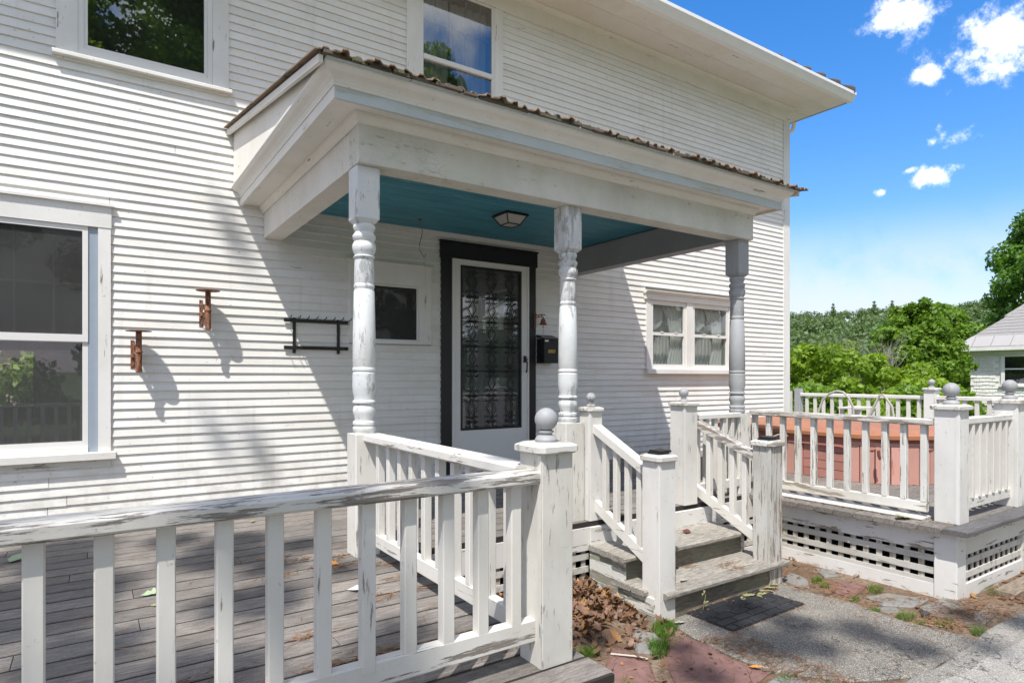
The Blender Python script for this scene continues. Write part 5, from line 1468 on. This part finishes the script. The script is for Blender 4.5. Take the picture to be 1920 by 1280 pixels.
# middle bright maple in front of the neighbour
tree('maple_tree', (31.5, 8.1, -6.3), blob(31.4, 8.1, .8, 1.7, 1.65, 2.6, 46, .34, .65, top=1) + [(31.0, 5.9, .7, .28), (31.0, 5.6, .45, .2), (31.5, 9.2, -.8, .8), (31.3, 7.6, 3.35, .3), (31.3, 8.2, 3.2, .3)] + blob(31.4, 8.2, -2.2, 1.8, 1.6, 1.6, 20, .5, .8), 34000, .17, 'leaf1', 'round-crowned maple standing left of the neighbouring house', group=None, trunk_r=.14)
tree('maple_tree', (53, 6.2, -6.3), blob(54, 6.6, 6.2, 5.4, 5.9, 6.8, 150, .9, 1.7, top=1) + blob(51, 9.6, 1.5, 2.5, 2.6, 2.5, 20, .7, 1.1), 90000, .28, 'leaf4', 'tall dark green maple towering behind the neighbouring house', trunk_r=.35)
tree('hardwood_tree', (47, 15.5, -6.3), blob(47.5, 15.0, .8, 4.2, 3.0, 3.6, 40, .8, 1.4, top=1), 22000, .28, 'leaf4', 'dark tree between the round maple and the tall maple', trunk_r=.2)
tree('hardwood_tree', (44, 12.0, -6.3), blob(44.5, 12.0, .5, 3.0, 2.2, 3.4, 30, .7, 1.2, top=1), 18000, .26, 'leaf1', 'leafy tree behind the eave corner of the neighbouring house', trunk_r=.2)
# sunlit bushes beyond the far railing
BUSH = [((16.93, 4.86), -0.27, 1.30, 1.10, 'leaf2', 'bright shrub at the house corner, leftmost beyond the far railing'),
        ((19.69, 5.42), -0.45, 1.40, 1.19, 'leaf2', 'bright green shrub second from the house corner beyond the far railing'),
        ((22.72, 5.79), -0.62, 1.50, 1.27, 'leaf2', 'broad yellow green shrub midway along the far railing'),
        ((20.46, 3.70), -0.86, 1.15, 0.98, 'leaf2', 'lower bright shrub left of the far ball-topped post'),
        ((18.90, 2.33), -0.98, 0.90, 0.77, 'leaf2', 'small bright shrub right behind the far ball-topped post'),
        ((31.35, 10.83), -0.33, 2.40, 2.04, 'leaf2', 'large yellow green shrub in front of the wooded hill'),
        ((14.62, 3.04), -1.44, 1.20, 1.02, 'leaf1', 'dark shrub low beside the house corner'),
        ((15.90, 2.54), -1.53, 1.20, 1.02, 'leaf2', 'bright low shrub seen through the far balusters'),
        ((16.45, 1.81), -1.49, 1.10, 0.94, 'leaf1', 'shadowed low shrub behind the far balusters')]
for (bx2, by2), cz, rx, rz, lm, lab in BUSH:
    tree('shrub', (bx2, by2, float(terrain(np.array(bx2), np.array(by2)))), blob(bx2, by2, cz, rx, rx, rz, 24, .28, .6) + blob(bx2, by2, cz - rz, rx, rx, rz * .9, 12, .4, .7), 15000, .13, lm, lab, 'shrub', 'sunlit shrubs beyond the far railing', trunk_r=.07, limbs=8)
tree('vine', (13.9, 6.0, -1.7), blob(13.6, 5.35, -.1, .45, .4, .9, 14, .16, .3), 4500, .10, 'leaf4', 'glossy dark green vine close against the house corner', 'vine', trunk_r=.03, limbs=5)
# bare grey branches
bb = thing('bare_shrub', (28, 8.2, -6.2), 'leafless grey branching shrub before the wooded hill', 'shrub')
mb = MB()
def br(p, d, l, r, k):
    q = p + d * l; mb.tube([p, (p + q) / 2 + Vector((random.uniform(-.05, .05) * l, random.uniform(-.05, .05) * l, 0)), q], r, 4, r * .6)
    if k: 
        for _ in range(3):
            dd = (d + Vector((random.uniform(-.6, .6), random.uniform(-.6, .6), random.uniform(-.1, .5)))).normalized(); br(p + d * l * random.uniform(.5, 1), dd, l * .68, r * .55, k - 1)
for _ in range(5): br(Vector((28, 8.2, -4)) + Vector((random.uniform(-.8, .8), random.uniform(-.8, .8), 0)), Vector((random.uniform(-.2, .2), random.uniform(-.2, .2), 1)).normalized(), 2.6, .035, 4)
obj('branch', mb, plain('grey_bark', (.30, .27, .24), .9), bb)
# the wooded hillside: one mass
n_c = 1500
ang = rng.uniform(R(8), R(82), n_c); rr = 100 + 400 * rng.random(n_c) ** .75
cx_ = rr * np.cos(ang); cy_ = rr * np.sin(ang); cz_ = terrain(cx_, cy_)
clumps = []
for a, b, c in zip(cx_, cy_, cz_):
    s_ = random.uniform(2.2, 4.6)
    for k in range(3): clumps.append((a + random.uniform(-1.5, 1.5), b + random.uniform(-1.5, 1.5), c + 4 + random.uniform(-1.5, 3.2), s_ * random.uniform(.6, 1)))
V, F = leafcloud(clumps, 330000, 1.0, up=.5)
M['forest'] = leafmat('forest_green', (.075, .13, .05), (.14, .20, .07), .3)
o = rawobj('forest', V, F, M['forest'], kind='stuff'); tag(o, 'wooded green hillside behind everything on the right', 'forest')
for k in range(12):
    a = random.uniform(R(24), R(46)); r_ = random.uniform(410, 470); x, y = r_ * math.cos(a), r_ * math.sin(a); z0_ = float(terrain(np.array(x), np.array(y)))
    cl2 = [(x, y, z0_ + 4 + 2.0 * j, 2.4 - .38 * j) for j in range(5)]
    t = thing('pine_tree', (x, y, z0_), 'tiny dark pine on the distant hill crest skyline', 'tree', 'pines along the hill crest')
    V, F = leafcloud(cl2, 500, .9); rawobj('crown', V, F, M['forest'], t)
    obj('trunk', MB().tube([(x, y, z0_), (x, y, z0_ + 12)], .25, 5, .1), M['bark'], t)
# tree through the far room window
tree('hardwood_tree', (-1.5, 12.5, -3.5), blob(-1.6, 12, -.3, 3.2, 1.0, 2.2, 70, .35, .7), 32000, .15, 'leaf2', 'bright tree behind the house seen through the lower left window', trunk_r=.12)
# trees across the driveway, behind the lens: they show in the window glass
tree('maple_tree', (1.6, -17.0, G), blob(1.2, -16.5, 8.2, 6.2, 3.6, 5.6, 80, .7, 1.4) + blob(1.3, -15.5, 10.2, 2.2, 1.2, 1.6, 30, .5, .9), 80000, .15, 'leaf3', 'big leafy maple across the driveway mirrored in the upper left window', trunk_r=.34)
tree('maple_tree', (9.2, -14.6, G), blob(8.9, -14.2, 7.6, 2.0, 1.7, 4.3, 50, .45, .8), 34000, .15, 'leaf3', 'narrower tree across the driveway mirrored in the upper middle window', trunk_r=.16)
tree('hardwood_tree', (21, -15, G), blob(21, -14.5, 3.6, 4.2, 3, 3.6, 36, .8, 1.4), 20000, .22, 'leaf3', 'tree across the driveway mirrored in the right double window', trunk_r=.2)
tree('hardwood_tree', (13, -18, G), blob(12.5, -17.5, 3.6, 4.4, 2.2, 4.2, 50, .7, 1.3), 30000, .20, 'leaf4', 'dense tree across the driveway mirrored in the door glass', trunk_r=.2)
for hi, hx in enumerate((-7, -3.2, .6, 4.4, 8.2, 12, 15.8)):
    tree('shrub', (hx, -13.2, G), blob(hx, -13.2, G + 1.2, 2.0, .9, 1.2, 16, .5, .8), 7000, .14, 'leaf4', ['first', 'second', 'third', 'fourth', 'fifth', 'sixth', 'seventh'][hi] + ' shrub from the left of the hedge row across the driveway', 'shrub', 'hedge row across the driveway', trunk_r=.06, limbs=4)
# the tree that throws dappled shade over the left deck and the pad
Lx, Ly, Lz = 1.17, 1.0, -2.68
sh = []
def cast(x, y, z, r, H=None):
    H = H if H else random.uniform(11.5, 15.5); s_ = (H - z) / 2.68
    sh.append((x - Lx * s_, y - Ly * s_, H, r))
random.seed(21)
for gx_ in np.arange(-1.9, .75, .36):
    for gy_ in np.arange(-3.9, -1.15, .34):
        if random.random() < (.97 if gy_ < -3.05 and gx_ < .6 else .70) - .35 * max(0, gx_): cast(gx_ + random.uniform(-.1, .1), gy_ + random.uniform(-.1, .1), DK, random.uniform(.17, .30))
for (x, y, r_) in ((1.0, -1.75, .14), (.75, -2.1, .15), (1.05, -2.35, .10), (.95, -3.25, .16), (.4, -1.25, .16), (-.1, -1.05, .14), (1.2, -3.5, .10)): cast(x, y, DK, r_)
for (x, y, r_) in ((3.05, -3.45, .18), (3.4, -3.35, .15), (3.6, -3.62, .15), (3.2, -3.6, .12), (3.62, -3.88, .14), (2.9, -3.35, .14), (2.45, -3.45, .14), (2.6, -3.2, .10), (4.35, -3.85, .12), (3.05, -3.1, .14), (3.35, -3.05, .12), (2.3, -2.85, .12), (1.9, -3.0, .14), (4.5, -4.08, .12), (3.95, -4.1, .1)): cast(x, y, G, r_)
for (x, z, r_) in ((.93, 1.15, .08), (.85, -.5, .07), (1.15, -.65, .08)): cast(x, 0, z, r_, 14)
sh += [(-9.5, -10.5, 11.0, .7), (-9, -12, 12.5, .8), (-7.5, -12.5, 13, .7), (-10, -9.6, 12.5, .7), (-8.6, -11.2, 9.6, .6), (-10.5, -11.5, 10.5, .7)]
tree('hardwood_tree', (-9.3, -12.6, G), sh, 30000, .11, 'leaf3', 'leafy tree beside the driveway casting dappled shade on the left deck', trunk_r=.2, limbs=26, fork=.6, limb_r=.10)

# ------------------------------------------------------------------ NEIGHBOURING HOUSE
nh = thing('house', (38, 2, -7), 'neighbouring white shingled house with grey hipped roof at the right edge', 'house')
FX, YL, YR = 35.4, 7.3, -6.0
M['nshing'] = painted('neighbour_shingle_paint', (.74, .73, .68), peel=.05, grain='z', dirt=.15)
M['nroof'] = plain('neighbour_roof_shingle', (.24, .23, .22), rough=.95, var=.25, sc=8)
M['nmetal'] = plain('neighbour_roof_metal', (.33, .315, .30), rough=.5, var=.08, sc=3)
obj('wall', B(FX, FX + 8, YR, YL, -7, 1.22), M['nshing'], nh)
obj('belt_course', B(FX - .10, FX, YR, YL + .05, -1.36, -1.22), M['nshing'], nh)
obj('frieze', B(FX - .06, FX - .001, YR, YL + .03, 1.02, 1.22), M['nshing'], nh)
obj('soffit', B(34.9, FX + 8.5, YR, 7.8, 1.225, 1.27), M['nshing'], nh)
obj('eave_fascia', B(34.88, 34.90, YR, 7.82, 1.23, 1.40), M['nshing'], nh)
V = []; F = []
k = 0; z = -1.22; mbs = MB()
while z < 1.0:
    y = 7.3 - (0 if k % 2 else .13)
    while y > YR:
        if not (4.75 < y - .1 < 6.25 and -.5 < z < 1.05):
            dz = random.uniform(-.025, .025)
            mbs.add([(FX - .03, y - .245, z + dz), (FX - .03, y, z + dz), (FX - .002, y, z + .19), (FX - .002, y - .245, z + .19), (FX, y - .245, z + dz), (FX, y, z + dz)], [(0, 1, 2, 3), (0, 4, 5, 1)])
        y -= .255
    z += .165; k += 1
obj('wall_shingles', mbs, M['nshing'], nh, kind='stuff')
mbs = MB(); z = -1.40
while z > -5:
    mbs.add([(FX - .05, YR, z - .13), (FX - .05, YL, z - .13), (FX - .003, YL, z), (FX - .003, YR, z), (FX, YL, z - .13), (FX, YR, z - .13)], [(0, 1, 2, 3), (0, 5, 4, 1)]); z -= .13
obj('clapboards', mbs, M['nshing'], nh, kind='stuff')
w = obj('window', ring(MB(), 0, 1, 0, 1, .1, 0, 1), M['vinyl'], nh)
bpy.data.objects.remove(w)
mb = MB()
for (ya, yb, za, zb) in ((4.98, 5.12, -.40, 1.0), (5.92, 6.06, -.40, 1.0), (5.12, 5.92, .93, 1.0), (5.12, 5.92, -.40, -.30), (5.12, 5.92, .33, .39)):
    mb.box(FX - .07, FX - .031, ya, yb, za, zb)
w = obj('window', mb, M['vinyl'], nh)
obj('glass_pane', B(FX - .045, FX - .04, 5.12, 5.92, -.30, .93), M['glassd'], w)
obj('pane_backing', B(FX - .032, FX - .028, 5.12, 5.92, -.30, .93), M['roomd'], w)
obj('sill', B(FX - .12, FX - .03, 4.9, 6.14, -.47, -.4005), M['vinyl'], w)
# hipped roof: courses of shingles with a lower band of metal pans
pr_ = .92
def hp2(s_, y=None, dz=0): return (34.88 + s_, (7.82 - s_) if y is None else y, 1.40 + s_ * pr_ + dz)
npan = 18
for k in range(npan):
    ya = 7.82 - k * .75; yb = ya - .75
    y_top_a = min(ya, 7.82 - .55); y_top_b = min(yb, 7.82 - .55)
    pts0 = [(34.88, ya, 1.402), (34.88, yb + .02, 1.402), (34.88 + .55, y_top_b + .02, 1.402 + .55 * pr_), (34.88 + .55, y_top_a, 1.402 + .55 * pr_)]
    if ya < YR: break
    obj('metal_pan', MB().prism(pts0, [(x, y, z_ + .03) for x, y, z_ in pts0]), M['nmetal'], nh)
for k in range(22):
    s0_, s1_ = .55 + k * .17, .55 + (k + 1) * .17 + .02
    pts0 = [hp2(s0_, dz=.03), hp2(s0_, YR, .03), hp2(s1_, YR, .0), hp2(s1_, dz=.0)]
    obj('shingle_course', MB().prism(pts0, [(x, y, z_ - .03) for x, y, z_ in pts0]), M['nroof'], nh)
mb = MB(); mb.add([(34.9, 7.8, 1.39), (43, 7.8, 1.39), (43, 7.8 - 4, 1.39 + 4 * pr_), (38.9, 3.8, 1.39 + 4 * pr_), (34.9, YR, 1.39), (38.9, YR, 1.39 + 4 * pr_)], [(0, 1, 2, 3), (0, 3, 5, 4)])
obj('roof', mb, M['nroof'], nh)
dz_ = vpt(1905, 590, 33)
obj('dormer_roof', MB().prism([(dz_[0], dz_[1] + .5, dz_[2]), (dz_[0], dz_[1] - 4, dz_[2]), (dz_[0] + 3, dz_[1] - 4, dz_[2] + 1.6), (dz_[0] + 1.5, dz_[1] - 1, dz_[2] + 1.4)], [(dz_[0], dz_[1] + .5, dz_[2] - .12), (dz_[0], dz_[1] - 4, dz_[2] - .12), (dz_[0] + 3, dz_[1] - 4, dz_[2] - .12), (dz_[0] + 1.5, dz_[1] - 1, dz_[2] - .12)]), M['nroof'], nh)
obj('dormer_wall', B(dz_[0] + .4, dz_[0] + 3, dz_[1] - 4, dz_[1] + .1, dz_[2] - 2.2, dz_[2] - .13), M['nshing'], nh)
# sagging service wires
for k, (a, b, sag) in enumerate([((12.9, 9.0, 1.2), (45, 12, -3.2), .8), ((13, 9.2, .6), (47, 9, -4.2), .9), ((13, 9.4, -.2), (40, 5.0, -3.0), .5)]):
    pts = [tuple(Vector(a).lerp(Vector(b), t / 12) - Vector((0, 0, sag * 4 * (t / 12) * (1 - t / 12)))) for t in range(13)]
    o = obj('utility_wire', MB().tube(pts, .011, 4), M['wire']); tag(o, ['highest sagging dark wire crossing before the hillside', 'middle sagging dark wire crossing before the shrubs', 'lowest sagging dark wire crossing before the shrubs'][k], 'wire', 'service wires')
